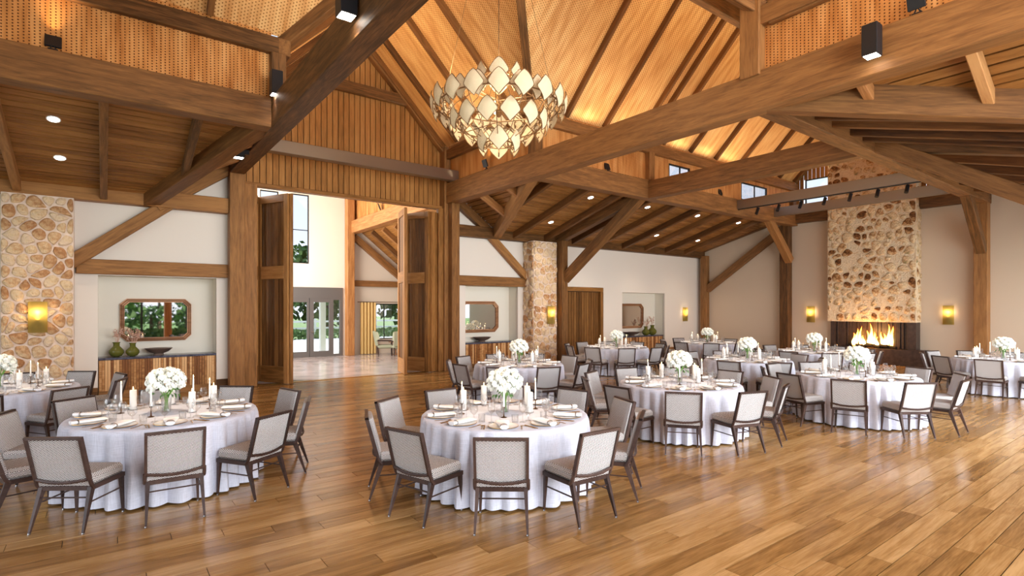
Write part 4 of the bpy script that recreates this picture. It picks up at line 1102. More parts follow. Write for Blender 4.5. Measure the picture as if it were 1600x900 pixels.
for (ra_, za_), (rb_, zb_) in (((1.07, 0.05), (0.76, -0.25)), ((0.76, -0.25), (0.26, -0.58)), ((0.8, 0.22), (1.07, 0.05)), ((0.8, 0.22), (0.24, 0.62))):
    for i in range(14):
        a = 2 * PI * i / 14; 
        MB().tube([(ra_ * math.cos(a), ra_ * math.sin(a), za_), ((ra_ + rb_) / 2 * math.cos(a), (ra_ + rb_) / 2 * math.sin(a), (za_ + zb_) / 2 - 0.06), (rb_ * math.cos(a), rb_ * math.sin(a), zb_)], 0.008, 5).build('link', 'champagne', cd)
MB().tube([(0, 0, -0.6), (0, 0, ZRG - 5.5 - 0.65)], 0.009, 6).build('suspension_rod', 'champagne', cd)
for sg in (-1, 1):
    MB().tube([(sg * 0.8, -sg * 0.6, 0.1), (sg * 0.35, -sg * 0.26, 2.6), (0, 0, 4.0)], 0.004, 5).build('wire', 'champagne', cd)
MB().lathe([(0.03, 0.12), (0.06, 0.05), (0.06, -0.05), (0.02, -0.12)], 14).build('hub', 'champagne', cd, True)
for k in range(5):
    a = 2 * PI * k / 5; b_ = MB().lathe([(0.002, 0.05), (0.03, 0.02), (0.03, -0.02), (0.002, -0.05)], 10).build('bulb', 'bulb', cd, True, (0.22 * math.cos(a), 0.22 * math.sin(a), 0.05))
point('chandelier_light', (CHX, CHY, 5.45), 40, (1, 0.80, 0.55), 0.4)
point('chandelier_light_upper', (CHX, CHY, 6.4), 60, (1, 0.78, 0.50), 0.2)

# ---------------------------------------------------------------- lobby beyond the doors
YL = 22.2
wall_with_holes('wall_lobby_end', 'x', YL, YL + 0.2, -1, 16, -0.02, 8.0, [(3.4, 7.92, 0, 2.8), (4.74, 5.42, 3.74, 6.48), (5.88, 6.57, 3.74, 6.48), (9.3, 10.6, 0.62, 2.15)], 'plaster', 'cream end wall of the entrance lobby')
struct('wall_lobby_west', MB().box(-1.1, -0.9, 15.2, 22.4, 5.5, 8), 'plaster', 'upper lobby wall out of view', 'wall')
struct('wall_lobby_east', MB().box(15.9, 16.1, 15.5, 22.4, -0.02, 6), 'plaster', 'far side wall of the lobby', 'wall')
struct('ceiling_lobby', MB().box(-1, 8.9, 15.2, 22.4, 7.6, 7.7), 'plaster', 'plain lobby ceiling above the door view', 'ceiling')
window(4.74, 5.42, YL + 0.08, YL + 0.08, 3.74, 6.48, (), (5.07,), 'tall lobby window behind the folding door')
window(5.88, 6.57, YL + 0.08, YL + 0.08, 3.74, 6.48, (), (5.07,), 'tall two-pane lobby window above the grey entrance doors')
window(9.3, 10.6, YL + 0.08, YL + 0.08, 0.62, 2.15, (9.78,), (), 'lobby window beside the gold curtain')
# grey entrance
en = root('door_1', 'grey framed glazed entrance doors at the lobby end', 'door', kind='structure')
def gbox(x0, x1, z0, z1, nm='frame', m_='grey', y0=YL - 0.04, y1=YL + 0.1): return MB().box(x0, x1, y0, y1, z0, z1).build(nm, m_, en)
gbox(3.4, 7.92, 2.36, 2.8); gbox(7.8, 7.92, 0, 2.36); gbox(3.4, 3.52, 0, 2.36); gbox(7.44, 7.53, 0, 2.36); gbox(3.8, 3.9, 0, 2.36)
gbox(7.53, 7.8, 0.0, 0.08); gbox(7.53, 7.8, 2.3, 2.36); MB().box(7.53, 7.8, YL + 0.03, YL + 0.04, 0.08, 2.3).build('pane', 'pane', en)
for a, b in ((6.58, 7.44), (5.70, 6.56), (4.82, 5.68), (3.9, 4.8)):
    lf = gbox(a, b, 0.0, 0.22, 'door_leaf'); MB().box(a, b, YL - 0.03, YL + 0.07, 2.2, 2.36).build('rail', 'grey', lf)
    MB().box(a, a + 0.16, YL - 0.03, YL + 0.07, 0.22, 2.2).build('stile', 'grey', lf); MB().box(b - 0.08, b, YL - 0.03, YL + 0.07, 0.22, 2.2).build('stile', 'grey', lf)
    MB().box(a + 0.16, b - 0.08, YL + 0.02, YL + 0.03, 0.22, 2.2).build('pane', 'pane', lf)
    MB().tube([(a + 0.05, YL - 0.08, 1.0), (a + 0.13, YL - 0.08, 1.0)], 0.02, 8).build('handle', 'silver', lf)
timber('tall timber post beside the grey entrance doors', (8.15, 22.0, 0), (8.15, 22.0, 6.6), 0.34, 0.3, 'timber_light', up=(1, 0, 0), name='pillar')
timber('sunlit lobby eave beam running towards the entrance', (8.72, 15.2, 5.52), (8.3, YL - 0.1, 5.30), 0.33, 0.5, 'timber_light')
struct('wall_lobby_clerestory', MB().prism([(8.85, 15.3, 5.7), (8.4, YL, 5.6), (8.4, YL, 6.9), (8.85, 15.3, 7.0)], (0.06, 0, 0)), 'perf', 'sunlit perforated panel above the lobby beam', 'wall')
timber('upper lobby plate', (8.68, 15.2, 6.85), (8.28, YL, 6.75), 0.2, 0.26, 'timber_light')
timber('lobby wall rail above the gold curtain', (8.3, YL - 0.06, 3.0), (12.5, YL - 0.06, 3.0), 0.14, 0.25)
timber('sloping lobby wall rafter', (8.35, YL - 0.1, 4.95), (11.2, YL - 0.1, 2.75), 0.2, 0.26)
lc = struct('ceiling_lobby_aisle', MB().prism([(8.6, 15.3, 5.27), (8.6, YL, 5.27), (12.0, YL, 2.6), (12.0, 15.3, 2.6)], (0, 0, 0.08)), 'dark', 'sloping boarded lobby aisle ceiling', 'ceiling')
for i in range(22):
    f0, f1 = i / 22, (i + 0.93) / 22
    def pp(f, y_): return (8.6 + 3.4 * f, y_, 5.255 - 2.67 * f)
    board_strip(lc, [pp(f0, 15.3), pp(f0, YL - 0.02), pp(f1, YL - 0.02), pp(f1, 15.3)])
for i, yy in enumerate((21.0, 19.9, 18.8, 17.7)):
    timber('lobby aisle rafter, %s from the entrance wall' % ordn[i], (8.7, yy, 5.05), (11.9, yy, 2.55), 0.13, 0.2)
t = root('adjustable_uplight', 'black spotlight on the sunlit lobby beam', 'uplight', (8.48, 19.6, 5.68), rad(60))
MB().cbox(-0.11, 0.11, -0.02, 0.02, 0.07, 0.3, 0.005).build('head', 'black', t, False, (0, 0, 0), (rad(-20), 0, 0)); MB().tube([(-0.05, 0, -0.05), (0, 0.02, 0.1), (0.05, 0, -0.05)], 0.012, 6).build('yoke', 'black', t)
# curtains
def curtain(x0, x1, label):
    n = int((x1 - x0) / 0.02); vs = []
    for z in (0.02, 2.2):
        for i in range(n + 1):
            vs.append((x0 + (x1 - x0) * i / n, YL - 0.16 + 0.035 * math.sin(i * 0.9), z))
    tag(MB().add(vs, [(i, i + 1, n + 2 + i, n + 1 + i) for i in range(n)]).build('curtain', 'curtain', None, True), label, 'curtain')
curtain(8.62, 9.32, 'gold curtain beside the lobby window'); curtain(10.45, 10.95, 'gold curtain behind the folding door panel')
tag(MB().tube([(8.5, YL - 0.16, 2.22), (11.1, YL - 0.16, 2.22)], 0.015, 8).build('curtain_rail', 'bronze'), 'bronze rail carrying the gold curtains', 'rail')
def armchair(x, y, rz, label):
    t = root('armchair', label, 'armchair', (x, y, 0), rz, 'sage armchairs in the lobby')
    MB().cbox(-0.3, 0.3, -0.28, 0.28, 0.30, 0.44, 0.04).build('seat', 'sage', t, True)
    for sg in (-1, 1):
        MB().bar((-0.26, sg * 0.24, 0), (-0.3, sg * 0.26, 0.35), 0.03, 0.03, 0.04, 0.04).build('leg', 'frame', t)
        MB().bar((0.28, sg * 0.24, 0), (0.27, sg * 0.26, 0.6), 0.03, 0.03, 0.04, 0.04).build('leg', 'frame', t)
        MB().bar((-0.32, sg * 0.3, 0.62), (0.3, sg * 0.3, 0.6), 0.04, 0.03).build('armrest', 'frame', t)
        MB().prism([(-0.42, sg * 0.27, 0.6), (-0.22, sg * 0.32, 0.7), (-0.3, sg * 0.3, 0.98), (-0.5, sg * 0.27, 1.0)], (0, -sg * 0.04, 0)).build('wing', 'sage', t)
    MB().add([(-0.28, -0.27, 0.42), (-0.28, 0.27, 0.42), (-0.38, 0.27, 0.42), (-0.38, -0.27, 0.42), (-0.42, -0.28, 1.02), (-0.42, 0.28, 1.02), (-0.5, 0.28, 1.0), (-0.5, -0.28, 1.0)], [(0, 1, 2, 3), (7, 6, 5, 4), (0, 4, 5, 1), (1, 5, 6, 2), (2, 6, 7, 3), (3, 7, 4, 0)]).build('backrest', 'sage', t)
armchair(9.35, 21.2, rad(-20), 'sage wing armchair before the gold curtain')
armchair(9.75, 20.7, rad(75), 'sage armchair seen from behind at the lobby window')
tag(MB().lathe([(0.2, 0), (0.03, 0.03), (0.03, 0.5), (0.3, 0.52), (0.3, 0.55), (0, 0.55)], 20).build('side_table', 'frame_wood', None, True, (9.9, 21.35, 0)), 'small round table between the sage armchairs', 'table')

# ---------------------------------------------------------------- outdoors
def tree(x, y, h, r, label, seed, trunk=0.18, z0=None, n=420):
    rr = random.Random(seed); t = root('tree', label, 'tree', (x, y, -0.15), 0, 'garden trees')
    MB().tube([(0, 0, 0), (0.05, 0, h * 0.35), (0, 0.1, h * 0.7)], trunk, 8, trunk * 0.4).build('trunk', 'bark', t, True)
    vs, fs = [], []; z0 = h * 0.3 if z0 is None else z0
    for i in range(n):
        u, v, w_ = rr.gauss(0, 1), rr.gauss(0, 1), rr.gauss(0, 1); q = math.sqrt(u * u + v * v + w_ * w_); k = rr.uniform(0.55, 1)
        p = Vector((u / q * r * k, v / q * r * k, (z0 + h) / 2 + w_ / q * (h - z0) / 2 * k)); s_ = rr.uniform(0.08, 0.2) * r / 1.6
        a = Vector((rr.uniform(-1, 1), rr.uniform(-1, 1), rr.uniform(-1, 1))).normalized() * s_; b = a.cross(Vector((rr.uniform(-1, 1), 0.3, rr.uniform(-1, 1)))).normalized() * s_
        m_ = len(vs); vs += [p - a, p - b, p + a, p + b]; fs.append((m_, m_ + 1, m_ + 2, m_ + 3))
    MB().add(vs, fs).build('crown', 'leaf2', t)
for i, (x_, y_, h_, r_, lb) in enumerate([(9.5, 50, 8, 4.5, 'broad green tree beyond the white fence'), (17, 52, 9, 5, 'bushy tree seen through the curtained window'), (25, 50, 8, 4.5, 'tree beyond the fence at the drive bend'), (2, 52, 9, 5, 'tree seen through the folding doorway'),
        (7.6, 30, 5.6, 1.3, 'slender tree before the tall lobby window')]):
    tree(x_, y_, h_, r_, lb, i + 1, z0=0.2 if y_ > 40 else None, n=700 if y_ > 40 else 420)
# white rail fence
fn = root('rail_fence', 'white rail fence along the drive', 'fence')
for i in range(22):
    MB().box(-6 + i * 2.2, -5.88 + i * 2.2, 38, 38.12, -0.15, 1.2).build('post', 'white', fn)
for z in (0.5, 0.95): MB().box(-8, 42, 38.02, 38.08, z, z + 0.12).build('rail', 'white', fn)
hd = random.Random(9)
mb = MB()
for i in range(2200):
    p = Vector((hd.uniform(-8, 32), hd.uniform(36.3, 37.3), hd.uniform(-0.15, 0.5))); a = Vector((hd.uniform(-1, 1), 0.2, hd.uniform(-1, 1))).normalized() * 0.13; b = a.cross(Vector((0, 1, 0.2))).normalized() * 0.1
    mb.add([p - a, p - b, p + a, p + b], [(0, 1, 2, 3)])
tag(mb.build('grass', 'leaf2'), 'tall grass strip along the drive edge', 'grass', None, 'stuff')
tag(MB().cbox(-0.12, 0.12, -0.12, 0.12, -0.15, 3.2, 0.01).build('porch_post', 'white', None, False, (8.05, 25.2, 0)), 'white porch post outside the entrance doors', 'post')
tag(MB().box(3, 13, 22.6, 25.6, 2.75, 2.95).build('porch_canopy', 'white'), 'porch roof over the entrance doors', 'canopy')
# glazed wall behind the camera, seen only in the mirrors
gl = root('window_20', 'glazed wall behind the camera reflected in the mirrors', 'window', kind='structure')
for xx in (-8, -5.6, -3.2, -0.8, 1.6, 4.2, 6.6, 9.0, 11.4, 13.8, 16.2, 18.6, 21.0):
    MB().box(xx - 0.05, xx + 0.05, -3.85, -3.75, 0, 4.0).build('mullion', 'black', gl)
for z in (0.05, 2.9, 3.95): MB().box(-8, 22, -3.84, -3.76, z, z + 0.08).build('transom', 'black', gl)
for xx in (2.75, 8.9): timber('timber post in the glazed wall reflected by the mirror, %s' % ('niche side' if xx < 5 else 'far side'), (xx, -3.5, 0), (xx, -3.5, 5.3), 0.34, 0.34, 'timber_light', up=(1, 0, 0), name='pillar')
for i, (x_, y_, h_, r_, z_) in enumerate([(4.1, -8, 3.6, 0.9, 0.3), (2.3, -9, 2.4, 0.6, 0.2), (3.2, -16, 4, 3.0, 0.3), (0.2, -18, 3.4, 2.6, 0.2), (9, -12, 6, 2.6, 1.0), (-3, -11, 6, 2.6, 1.0), (14, -11, 6, 2.6, 1.2), (19, -12, 6, 2.6, 1.2)]):
    tree(x_, y_, h_, r_, 'garden tree reflected in the mirrors, %s row' % ordn[i], 30 + i, z0=z_, n=300)
mb = MB()
for i in range(2600):
    p = Vector((hd.uniform(-2, 7), hd.uniform(-6.8, -5.8), hd.uniform(-0.1, 0.75))); a = Vector((hd.uniform(-1, 1), 0.3, hd.uniform(-1, 1))).normalized() * 0.1; b = a.cross(Vector((0, 1, 0.2))).normalized() * 0.08
    mb.add([p - a, p - b, p + a, p + b], [(0, 1, 2, 3)])
tag(mb.build('low_hedge_foliage', 'leaf2'), 'low garden hedge reflected in the mirror', 'hedge', None, 'stuff')

# ================================================================ furniture
def banquet_chair():
    t = root('banquet_chair', 'x', 'chair')
    seat = MB().cbox(-0.20, 0.24, -0.235, 0.235, 0.392, 0.495, 0.028).build('seat', 'fabric', t)
    # back pad: tilted block, top at z .86
    def slab(x0a, x0b, x1a, x1b, z0, z1, y0, y1, ins=0.012):
        vs = []
        for z, xa, xb, yy in ((z0, x0a, x0b, y0), (z1, x1a, x1b, y1)):
            vs += [(xa, -yy, z), (xb, -yy + ins, z), (xb, yy - ins, z), (xa, yy, z)]
        return MB().add(vs, [(0, 1, 2, 3)[::-1], (4, 5, 6, 7), (0, 1, 5, 4), (1, 2, 6, 5), (2, 3, 7, 6), (3, 0, 4, 7)][:6])
    def fx(z): return -0.215 - (z - 0.42) * 0.27      # rear plane of the back
    z0, z1 = 0.40, 0.845
    vs = []
    N = 6
    for k in range(N + 1):
        z = z0 + (z1 - z0) * k / N; xr = fx(z)
        for yy, xx in ((-0.222, xr + 0.012), (0.222, xr + 0.012), (0.222, xr + 0.052), (0.17, xr + 0.066), (-0.17, xr + 0.066), (-0.222, xr + 0.052)):
            vs.append((xx, yy, z))
    fs = [tuple(range(6)), tuple(reversed(range(6 * N, 6 * N + 6)))]
    for k in range(N):
        for i in range(6):
            j = (i + 1) % 6; fs.append((k * 6 + i, k * 6 + 6 + i, k * 6 + 6 + j, k * 6 + j))
    MB().add(vs, fs).build('backrest', 'fabric', t)
    bf = MB()
    for sg in (-1, 1):
        bf.bar((fx(0.86) + 0.012, sg * 0.232, 0.86), (fx(0.46) + 0.012, sg * 0.232, 0.46), 0.024, 0.038, up=(1, 0, 0))
        bf.tube([(fx(0.47) + 0.012, sg * 0.236, 0.47), (fx(0.42) + 0.02, sg * 0.238, 0.41), (-0.165, sg * 0.238, 0.372)], 0.018, 6)
    bf.bar((fx(0.852) + 0.012, -0.244, 0.852), (fx(0.852) + 0.012, 0.244, 0.852), 0.036, 0.026, up=(0, 0, 1))
    bf.tube([(fx(0.455) - 0.002, -0.22, 0.462), (fx(0.44) - 0.022, -0.1, 0.445), (fx(0.44) - 0.026, 0, 0.44), (fx(0.44) - 0.022, 0.1, 0.445), (fx(0.455) - 0.002, 0.22, 0.462)], 0.015, 6)
    bf.build('back_frame', 'frame', t)
    sf = MB()
    for sg in (-1, 1): sf.bar((-0.19, sg * 0.222, 0.375), (0.245, sg * 0.222, 0.375), 0.028, 0.04)
    sf.bar((0.235, -0.22, 0.375), (0.235, 0.22, 0.375), 0.026, 0.04); sf.bar((-0.18, -0.22, 0.375), (-0.18, 0.22, 0.375), 0.026, 0.04)
    sf.build('seat_frame', 'frame', t)
    lf = MB().bar((0.222, 0.212, 0.385), (0.238, 0.222, 0.014), 0.036, 0.036, 0.018, 0.018, up=(1, 0, 0)).mesh('leg', 'frame')
    lf2 = MB().bar((0.222, -0.212, 0.385), (0.238, -0.222, 0.014), 0.036, 0.036, 0.018, 0.018, up=(1, 0, 0)).mesh('leg', 'frame')
    lr = MB().bar((-0.165, 0.215, 0.39), (-0.29, 0.232, 0.014), 0.036, 0.052, 0.018, 0.018, up=(1, 0, 0)).mesh('leg', 'frame')
    lr2 = MB().bar((-0.165, -0.215, 0.39), (-0.29, -0.232, 0.014), 0.036, 0.052, 0.018, 0.018, up=(1, 0, 0)).mesh('leg', 'frame')
    gm = MB().lathe([(0.011, 0), (0.012, 0.01), (0.008, 0.016)], 8).mesh('glide', 'silver', True)
    for me_, p in ((lf, (0.238, 0.222, 0)), (lf2, (0.238, -0.222, 0)), (lr, (-0.29, 0.232, 0)), (lr2, (-0.29, -0.232, 0))):
        l_ = link('leg', me_, t); link('glide', gm, l_, p)
    MB().bar((-0.2, -0.215, 0.295), (-0.2, 0.215, 0.295), 0.011, 0.011).build('stretcher', 'frame', t)
    for sg in (-1, 1): MB().bar((-0.215, sg * 0.218, 0.25), (0.228, sg * 0.215, 0.25), 0.011, 0.011).build('stretcher', 'frame', t)
    return t
chair0 = banquet_chair()

def tablecloth_mesh(seed):
    rr = random.Random(seed); nf = 31; ph = [rr.uniform(-0.5, 0.5) for _ in range(nf)]; am = [rr.uniform(0.55, 1.35) for _ in range(nf)]; L2 = rr.uniform(0, 6)
    prof = [(0.0001, 0.778), (0.5, 0.778), (0.90, 0.778), (0.935, 0.774), (0.95, 0.758), (0.955, 0.72), (0.958, 0.62), (0.965, 0.45), (0.975, 0.28), (0.985, 0.12), (0.99, 0.022)]
    def fn(r, z, a):
        if r < 0.93: return r
        k = max(0.0, min(1.0, (0.765 - z) / 0.6)) ** 0.5
        f = (a / (2 * PI) + 0.012 * math.sin(2 * a + L2) + 0.006 * math.sin(5 * a)) % 1.0 * nf; i = int(f) % nf; q_ = abs(2 * (f - int(f)) - 1); w_ = 1 - q_ ** 1.5
        return r + k * (0.082 * am[i] * w_ - 0.045) + 0.01 * k * math.sin(3 * a + L2)
    return MB().lathe(prof, 333, cap=False, fn=fn).mesh('tablecloth', 'cloth', True)
cloths = [tablecloth_mesh(s) for s in (1, 2, 3)]

def flower_mesh(seed):
    """one ruffled white bloom: ball of overlapping cupped petals"""
    rr = random.Random(seed); mb = MB()
    mb.lathe([(0.004, -0.03), (0.026, -0.015), (0.032, 0.004), (0.02, 0.024), (0.004, 0.03)], 9)
    for k in range(20):
        zc = 1 - 2 * (k + 0.5) / 26; a = k * 2.4 + rr.uniform(-.2, .2); rxy = math.sqrt(max(0, 1 - zc * zc))
        n = Vector((rxy * math.cos(a), rxy * math.sin(a), zc)); t_ = n.cross(Vector((0.1, 0.2, 1))).normalized(); b = n.cross(t_)
        c = n * 0.036; s_ = rr.uniform(0.018, 0.026)
        v_ = [c - t_ * s_, c - b * s_ * 0.9 + n * 0.004, c + t_ * s_ + n * 0.006, c + b * s_ * 0.9 + n * 0.008, c + n * 0.012]
        mb.add(v_, [(0, 1, 4), (1, 2, 4), (2, 3, 4), (3, 0, 4)])
    return mb.mesh('bloom', 'petal', True)
blooms = [flower_mesh(s) for s in range(3)]
def leaf_small(): 
    return MB().add([(0, 0, 0), (0.02, 0.012, 0.01), (0.05, 0, 0.0), (0.02, -0.012, 0.01)], [(0, 1, 2, 3)]).mesh('leaf', 'leaf')
LS = leaf_small()
def bouquet(seed):
    rr = random.Random(seed); t = root('flower_arrangement', 'x', 'flowers')
    MB().lathe([(0.040, 0.002), (0.046, 0.01), (0.05, 0.10), (0.06, 0.21), (0.057, 0.21), (0.046, 0.10), (0.042, 0.014), (0.0001, 0.014)], 20, cap=False).build('vase', 'glass', t, True)
    MB().lathe([(0.0001, 0.016), (0.041, 0.016), (0.046, 0.10), (0.048, 0.12), (0.0001, 0.12)], 16, cap=False).build('water', 'glass', t, True)
    for k in range(9):
        a = k * 0.7; MB().tube([(0.028 * math.cos(a + 2), 0.028 * math.sin(a + 2), 0.02), (0.02 * math.cos(a), 0.02 * math.sin(a), 0.18), (0.09 * math.cos(a), 0.09 * math.sin(a), 0.30)], 0.0045, 5).build('stem', 'stem', t)
    n = 36
    for k in range(n):
        z = 1 - 1.55 * (k + 0.5) / n; a = k * 2.39996; rxy = math.sqrt(max(0, 1 - z * z)); q = rr.uniform(0.94, 1.06)
        link('bloom', blooms[k % 3], t, (0.172 * rxy * math.cos(a) * q, 0.172 * rxy * math.sin(a) * q, 0.355 + 0.138 * z * q), (rr.uniform(-.5, .5), rr.uniform(-.5, .5), rr.uniform(0, 6)))
    for k in range(16):
        a = rr.uniform(0, 6.28); r_ = rr.uniform(0.04, 0.12)
        q = link('leaf', LS, t, (r_ * math.cos(a), r_ * math.sin(a), rr.uniform(0.20, 0.30)), (rr.uniform(-.6, .6), rr.uniform(-.3, 1.2), a)); q.scale = (1.3, 1.6, 1.3)
    return t
bq0 = bouquet(4)
def goblet(name, prof, m_='glass', n=16):
    return MB().lathe(prof, n, cap=False).mesh(name, m_, True)
wine_me = goblet('wine_glass', [(0.034, 0.0), (0.032, 0.003), (0.006, 0.008), (0.0045, 0.09), (0.012, 0.10), (0.036, 0.125), (0.042, 0.155), (0.038, 0.19), (0.031, 0.215), (0.030, 0.215)])
water_me = goblet('water_goblet', [(0.034, 0.0), (0.031, 0.004), (0.008, 0.01), (0.006, 0.055), (0.02, 0.065), (0.041, 0.09), (0.045, 0.12), (0.041, 0.16), (0.040, 0.16)])
flute_me = goblet('tumbler', [(0.03, 0.002), (0.033, 0.01), (0.037, 0.09), (0.036, 0.09), (0.032, 0.014), (0.0001, 0.012)])
def plate0():
    t = root('dinner_plate', 'x', 'plate')
    MB().lathe([(0.0001, 0.004), (0.10, 0.004), (0.135, 0.010), (0.152, 0.016), (0.150, 0.019), (0.13, 0.013), (0.10, 0.0075), (0.0001, 0.007)], 32, cap=False).build('dish', 'china', t, True)
    MB().tube([(0.153 * math.cos(2 * PI * i / 32), 0.153 * math.sin(2 * PI * i / 32), 0.0165) for i in range(32)], 0.0035, 5, closed=True).build('gold_rim', 'gold', t, True)
    return t
def napkin0():
    t = root('napkin', 'x', 'napkin')
    vs, fs = [], []; prof = [(-0.15, 0.044, 0.020), (-0.09, 0.030, 0.018), (-0.04, 0.052, 0.018), (0.02, 0.062, 0.017), (0.09, 0.068, 0.014), (0.16, 0.074, 0.010)]; n = 12
    for x_, w_, h_ in prof:
        for i in range(n):
            a = 2 * PI * i / n; vs.append((x_, w_ * math.cos(a), 0.026 + h_ * math.sin(a) * (1 + 0.15 * math.sin(3 * a))))
    for k in range(len(prof) - 1):
        for i in range(n): fs.append((k * n + i, k * n + n + i, k * n + n + (i + 1) % n, k * n + (i + 1) % n))
    fs += [tuple(range(n)), tuple(reversed(range((len(prof) - 1) * n, len(prof) * n)))]
    MB().add(vs, fs).build('cloth', 'napkin', t, True)
    MB().tube([(-0.085, 0.033 * math.cos(2 * PI * i / 16), 0.026 + 0.02 * math.sin(2 * PI * i / 16)) for i in range(16)], 0.006, 6, closed=True).build('ring', 'silver', t, True)
    return t
plate_r, napkin_r = plate0(), napkin0()
fork_me = MB().bar((-0.09, 0, 0.004), (0.03, 0, 0.004), 0.008, 0.003).add([(0.03, -0.004, 0.003), (0.03, 0.004, 0.003), (0.055, 0.012, 0.006), (0.055, -0.012, 0.006)], [(0, 3, 2, 1)]).bar((0.055, -0.01, 0.006), (0.09, -0.01, 0.008), 0.003, 0.002).bar((0.055, 0, 0.006), (0.09, 0, 0.008), 0.003, 0.002).bar((0.055, 0.01, 0.006), (0.09, 0.01, 0.008), 0.003, 0.002).mesh('fork', 'gold')
knife_me = MB().bar((-0.1, 0, 0.004), (0.0, 0, 0.004), 0.011, 0.005).bar((0.0, 0, 0.004), (0.11, 0.003, 0.004), 0.016, 0.002, 0.006, 0.002).mesh('knife', 'gold')
spoon_me = MB().bar((-0.09, 0, 0.004), (0.04, 0, 0.004), 0.007, 0.003).add([(0.065 + 0.028 * math.cos(a * PI / 5), 0.018 * math.sin(a * PI / 5), 0.006) for a in range(10)] + [(0.065, 0, 0.002)], [(i, (i + 1) % 10, 10) for i in range(10)]).mesh('spoon', 'gold', True)
def pillar0(h=0.235):
    t = root('pillar_candle', 'x', 'candle')
    MB().lathe([(0.042, 0.0), (0.048, 0.004), (0.046, 0.010), (0.0001, 0.010)], 20).build('dish', 'glass', t, True)
    MB().lathe([(0.035, 0.010), (0.036, 0.014), (0.036, h), (0.033, h + 0.004), (0.028, h - 0.004), (0.0001, h - 0.006)], 24).build('wax', 'wax', t, True)
    MB().tube([(0, 0, h - 0.006), (0, 0, h + 0.010)], 0.0015, 5).build('wick', 'black', t)
    MB().lathe([(0.0005, h + 0.006), (0.006, h + 0.016), (0.0045, h + 0.028), (0.0005, h + 0.044)], 8).build('flame', 'flame', t, True)
    return t
def taper0(h=0.33, hold=0.12):
    t = root('taper_candle', 'x', 'candle')
    MB().lathe([(0.034, 0), (0.036, 0.004), (0.01, 0.012), (0.006, 0.03), (0.006, hold - 0.02), (0.016, hold - 0.012), (0.014, hold), (0.0001, hold)], 14).build('holder', 'bronze', t, True)
    MB().lathe([(0.011, hold), (0.008, h), (0.002, h + 0.008)], 10).build('wax', 'wax', t, True)
    MB().lathe([(0.0005, h + 0.008), (0.0055, h + 0.018), (0.004, h + 0.028), (0.0005, h + 0.044)], 8).build('flame', 'flame', t, True)
    return t
pil0, tap0 = pillar0(), taper0()
tbl0 = root('round_table', 'x', 'table')
MB().lathe([(0.0001, 0.735), (0.90, 0.735), (0.91, 0.745), (0.91, 0.765), (0.90, 0.772), (0.0001, 0.772)], 40, cap=False).build('tabletop', 'frame_wood', tbl0)
MB().lathe([(0.3, 0.0), (0.3, 0.03), (0.05, 0.06), (0.05, 0.70), (0.25, 0.735)], 16).build('pedestal', 'frame', tbl0)

TABLES = [  # x, y, phase, short name, level of detail
    (-1.25, 11.1, -127.5, 'the table by the broad stone pillar', 2),
    (0.58, 7.43, -127.5, 'the table before the garden mirror', 3),
    (3.70, 5.05, -127.5, 'the foremost middle table', 3),
    (7.43, 5.37, -142, 'the table right of the foremost', 3),
    (10.8, 4.05, -127.5, 'the foremost table by the fireplace', 3),
    (7.2, 9.3, -142, 'the table by the folding doors', 2),
    (12.5, 11.3, -127.5, 'the table before the plank door', 1),
    (16.5, 10.8, -142, 'the table in the far corner', 1),
    (12.0, 6.8, -127.5, "the hall's central table", 2),
    (15.6, 6.9, -142, 'the table nearest the fire', 1),
    (16.85, 3.22, -142, 'the table at the far right', 2)]
CM = Vector((0, 0)); ranks = ['front-most', 'second from front', 'middle', 'second from back', 'back-most']
first = {}
index_kids()
def place(proto, loc, rz, label, group):
    if proto.name not in first:
        first[proto.name] = 1; proto.location = loc; proto.rotation_euler = (0, 0, rz); proto['label'] = label; proto['group'] = group; return proto
    return copy_tree(proto, None, loc, rz, label, group)
def put_mesh(me, name, loc, rz, label, cat, group):
    return tag(link(name, me, None, loc, (0, 0, rz)), label, cat, group)
def rot2(x_, y_, a): return (x_ * math.cos(a) - y_ * math.sin(a), x_ * math.sin(a) + y_ * math.cos(a))
def rel_side(dx, dy):    # view-space offset of something on the table: + = right, + = away
    return 0.799 * dx - 0.602 * dy, 0.602 * dx + 0.799 * dy
ZT_ = 0.7785
rj = random.Random(21)
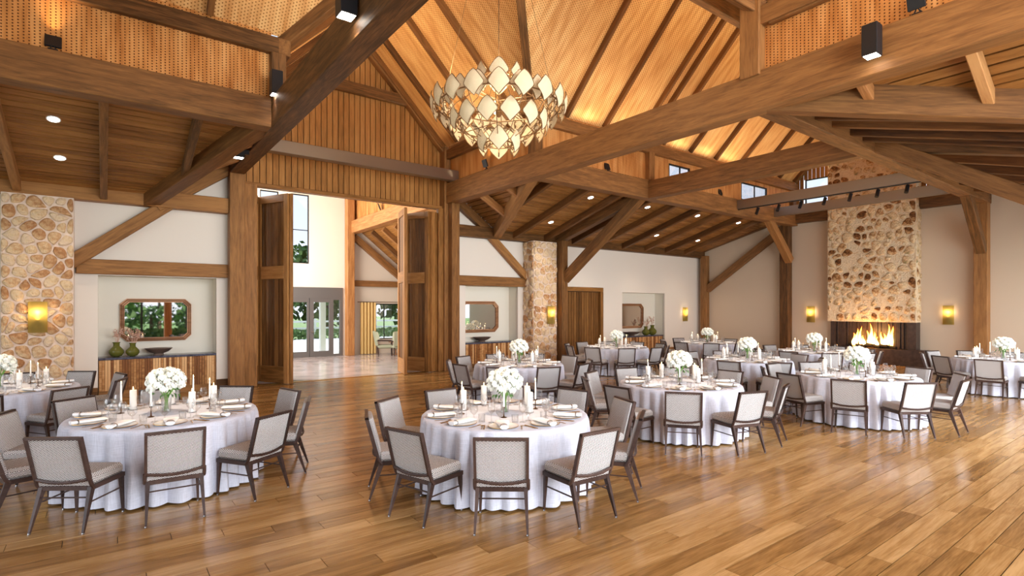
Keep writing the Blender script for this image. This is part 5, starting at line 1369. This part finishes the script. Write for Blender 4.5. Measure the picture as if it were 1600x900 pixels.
for ti, (tx, ty, ph, nm, lod) in enumerate(TABLES):
    short = nm
    place(tbl0, (tx, ty, 0), 0, 'round banquet table hidden by its cloth, ' + nm, 'round banquet tables')
    put_mesh(cloths[ti % 3], 'tablecloth', (tx, ty, 0), rj.uniform(0, 6), 'pale linen floor-length cloth on ' + nm, 'tablecloth', 'linen tablecloths')
    place(bq0, (tx, ty, ZT_), rj.uniform(0, 6), 'white rose bouquet in a glass vase on ' + nm, 'white bouquets')
    to_cam = math.atan2(-ty, -tx)
    seats = []
    for k in range(10):
        a = rad(ph + 36 * k); rel = (a - to_cam + PI) % (2 * PI) - PI
        # positive rel = anticlockwise from the camera direction = right in the picture
        seats.append([a, rel])
    for sgn, sname in ((1, 'right'), (-1, 'left')):
        grp = sorted([s for s in seats if (s[1] >= 0) == (sgn > 0)], key=lambda s: abs(s[1]))
        for rk, s in enumerate(grp):
            a = s[0]; pos = '%s %s' % (ranks[min(rk, 4)], sname)
            d = (math.cos(a), math.sin(a)); nrmx = (-d[1], d[0])
            cx, cy = tx + d[0] * (1.235 + rj.uniform(-.015, .015)), ty + d[1] * (1.235)
            px_ = 0.602 * cx + 0.799 * cy; lat = 0.799 * cx - 0.602 * cy
            inview = px_ > 1 and abs(lat) < px_ * 0.945 + 0.7
            if inview: place(chair0, (cx, cy, 0), a + PI + rj.uniform(-.04, .04), 'grey woven chair, %s of %s' % (pos, nm), 'woven banquet chairs')
            sp_ = '%s %s' % (ranks[min(rk, 4)], sname)
            X0, Y0 = tx + d[0] * 0.74, ty + d[1] * 0.74
            if not (0.602 * X0 + 0.799 * Y0 > 1 and abs(0.799 * X0 - 0.602 * Y0) < (0.602 * X0 + 0.799 * Y0) * 0.945 + 0.25): continue
            def at(r_, side): return (tx + d[0] * r_ + nrmx[0] * side, ty + d[1] * r_ + nrmx[1] * side, ZT_)
            place(plate_r, at(0.74, 0), 0, 'gold-rimmed white plate, %s of %s' % (sp_, nm), 'place-setting plates')
            nl = at(0.745, 0); place(napkin_r, (nl[0], nl[1], ZT_ + 0.006), a + PI + rj.uniform(-.12, .12), 'rolled white napkin, %s of %s' % (sp_, nm), 'rolled napkins')
            q = at(0.52, -0.13); put_mesh(wine_me, 'wine_glass', q, 0, 'wine glass, %s of %s' % (sp_, nm), 'glass', 'wine glasses')
            q = at(0.50, -0.04); put_mesh(water_me, 'water_goblet', q, 0, 'water goblet, %s of %s' % (sp_, nm), 'glass', 'water goblets')
            if lod >= 2:
                q = at(0.56, 0.12); put_mesh(flute_me, 'tumbler', q, 0, 'low glass tumbler, %s of %s' % (sp_, nm), 'glass', 'low tumblers')
                q = at(0.755, 0.19); put_mesh(fork_me, 'fork', q, a + PI, 'gold fork, %s of %s' % (sp_, nm), 'fork', 'gold forks')
                q = at(0.755, -0.19); put_mesh(knife_me, 'knife', q, a + PI, 'gold knife, %s of %s' % (sp_, nm), 'knife', 'gold knives')
            if lod >= 3:
                q = at(0.755, -0.215); put_mesh(spoon_me, 'spoon', q, a + PI, 'gold spoon, %s of %s' % (sp_, nm), 'spoon', 'gold spoons')
    ra_ = rad(ph + 127.5)
    for j, (dx, dy) in enumerate(((-0.30, 0.42), (0.24, -0.16), (0.52, 0.24), (0.10, 0.58))):
        dx, dy = rot2(dx, dy, ra_); u, v = rel_side(dx, dy)
        place(pil0, (tx + dx, ty + dy, ZT_), 0, 'white pillar candle %s on %s' % (('left of the bouquet', 'close before the bouquet', 'far right of the bouquet', 'behind the bouquet')[j], nm), 'pillar candles')
    for j, (dx, dy) in enumerate(((-0.42, 0.26), (-0.16, -0.2), (0.44, -0.02), (0.32, 0.42))):
        dx, dy = rot2(dx, dy, ra_)
        place(tap0, (tx + dx, ty + dy, ZT_), 0, 'lit taper candle %s on %s' % (('at the left', 'just before the bouquet', 'at the right', 'behind on the right')[j], nm), 'taper candles')
    spot('table_spot', (tx, ty, 4.4), (0, 0, -1), 250, 26, (1, 0.80, 0.56), 0.5, 0.08)
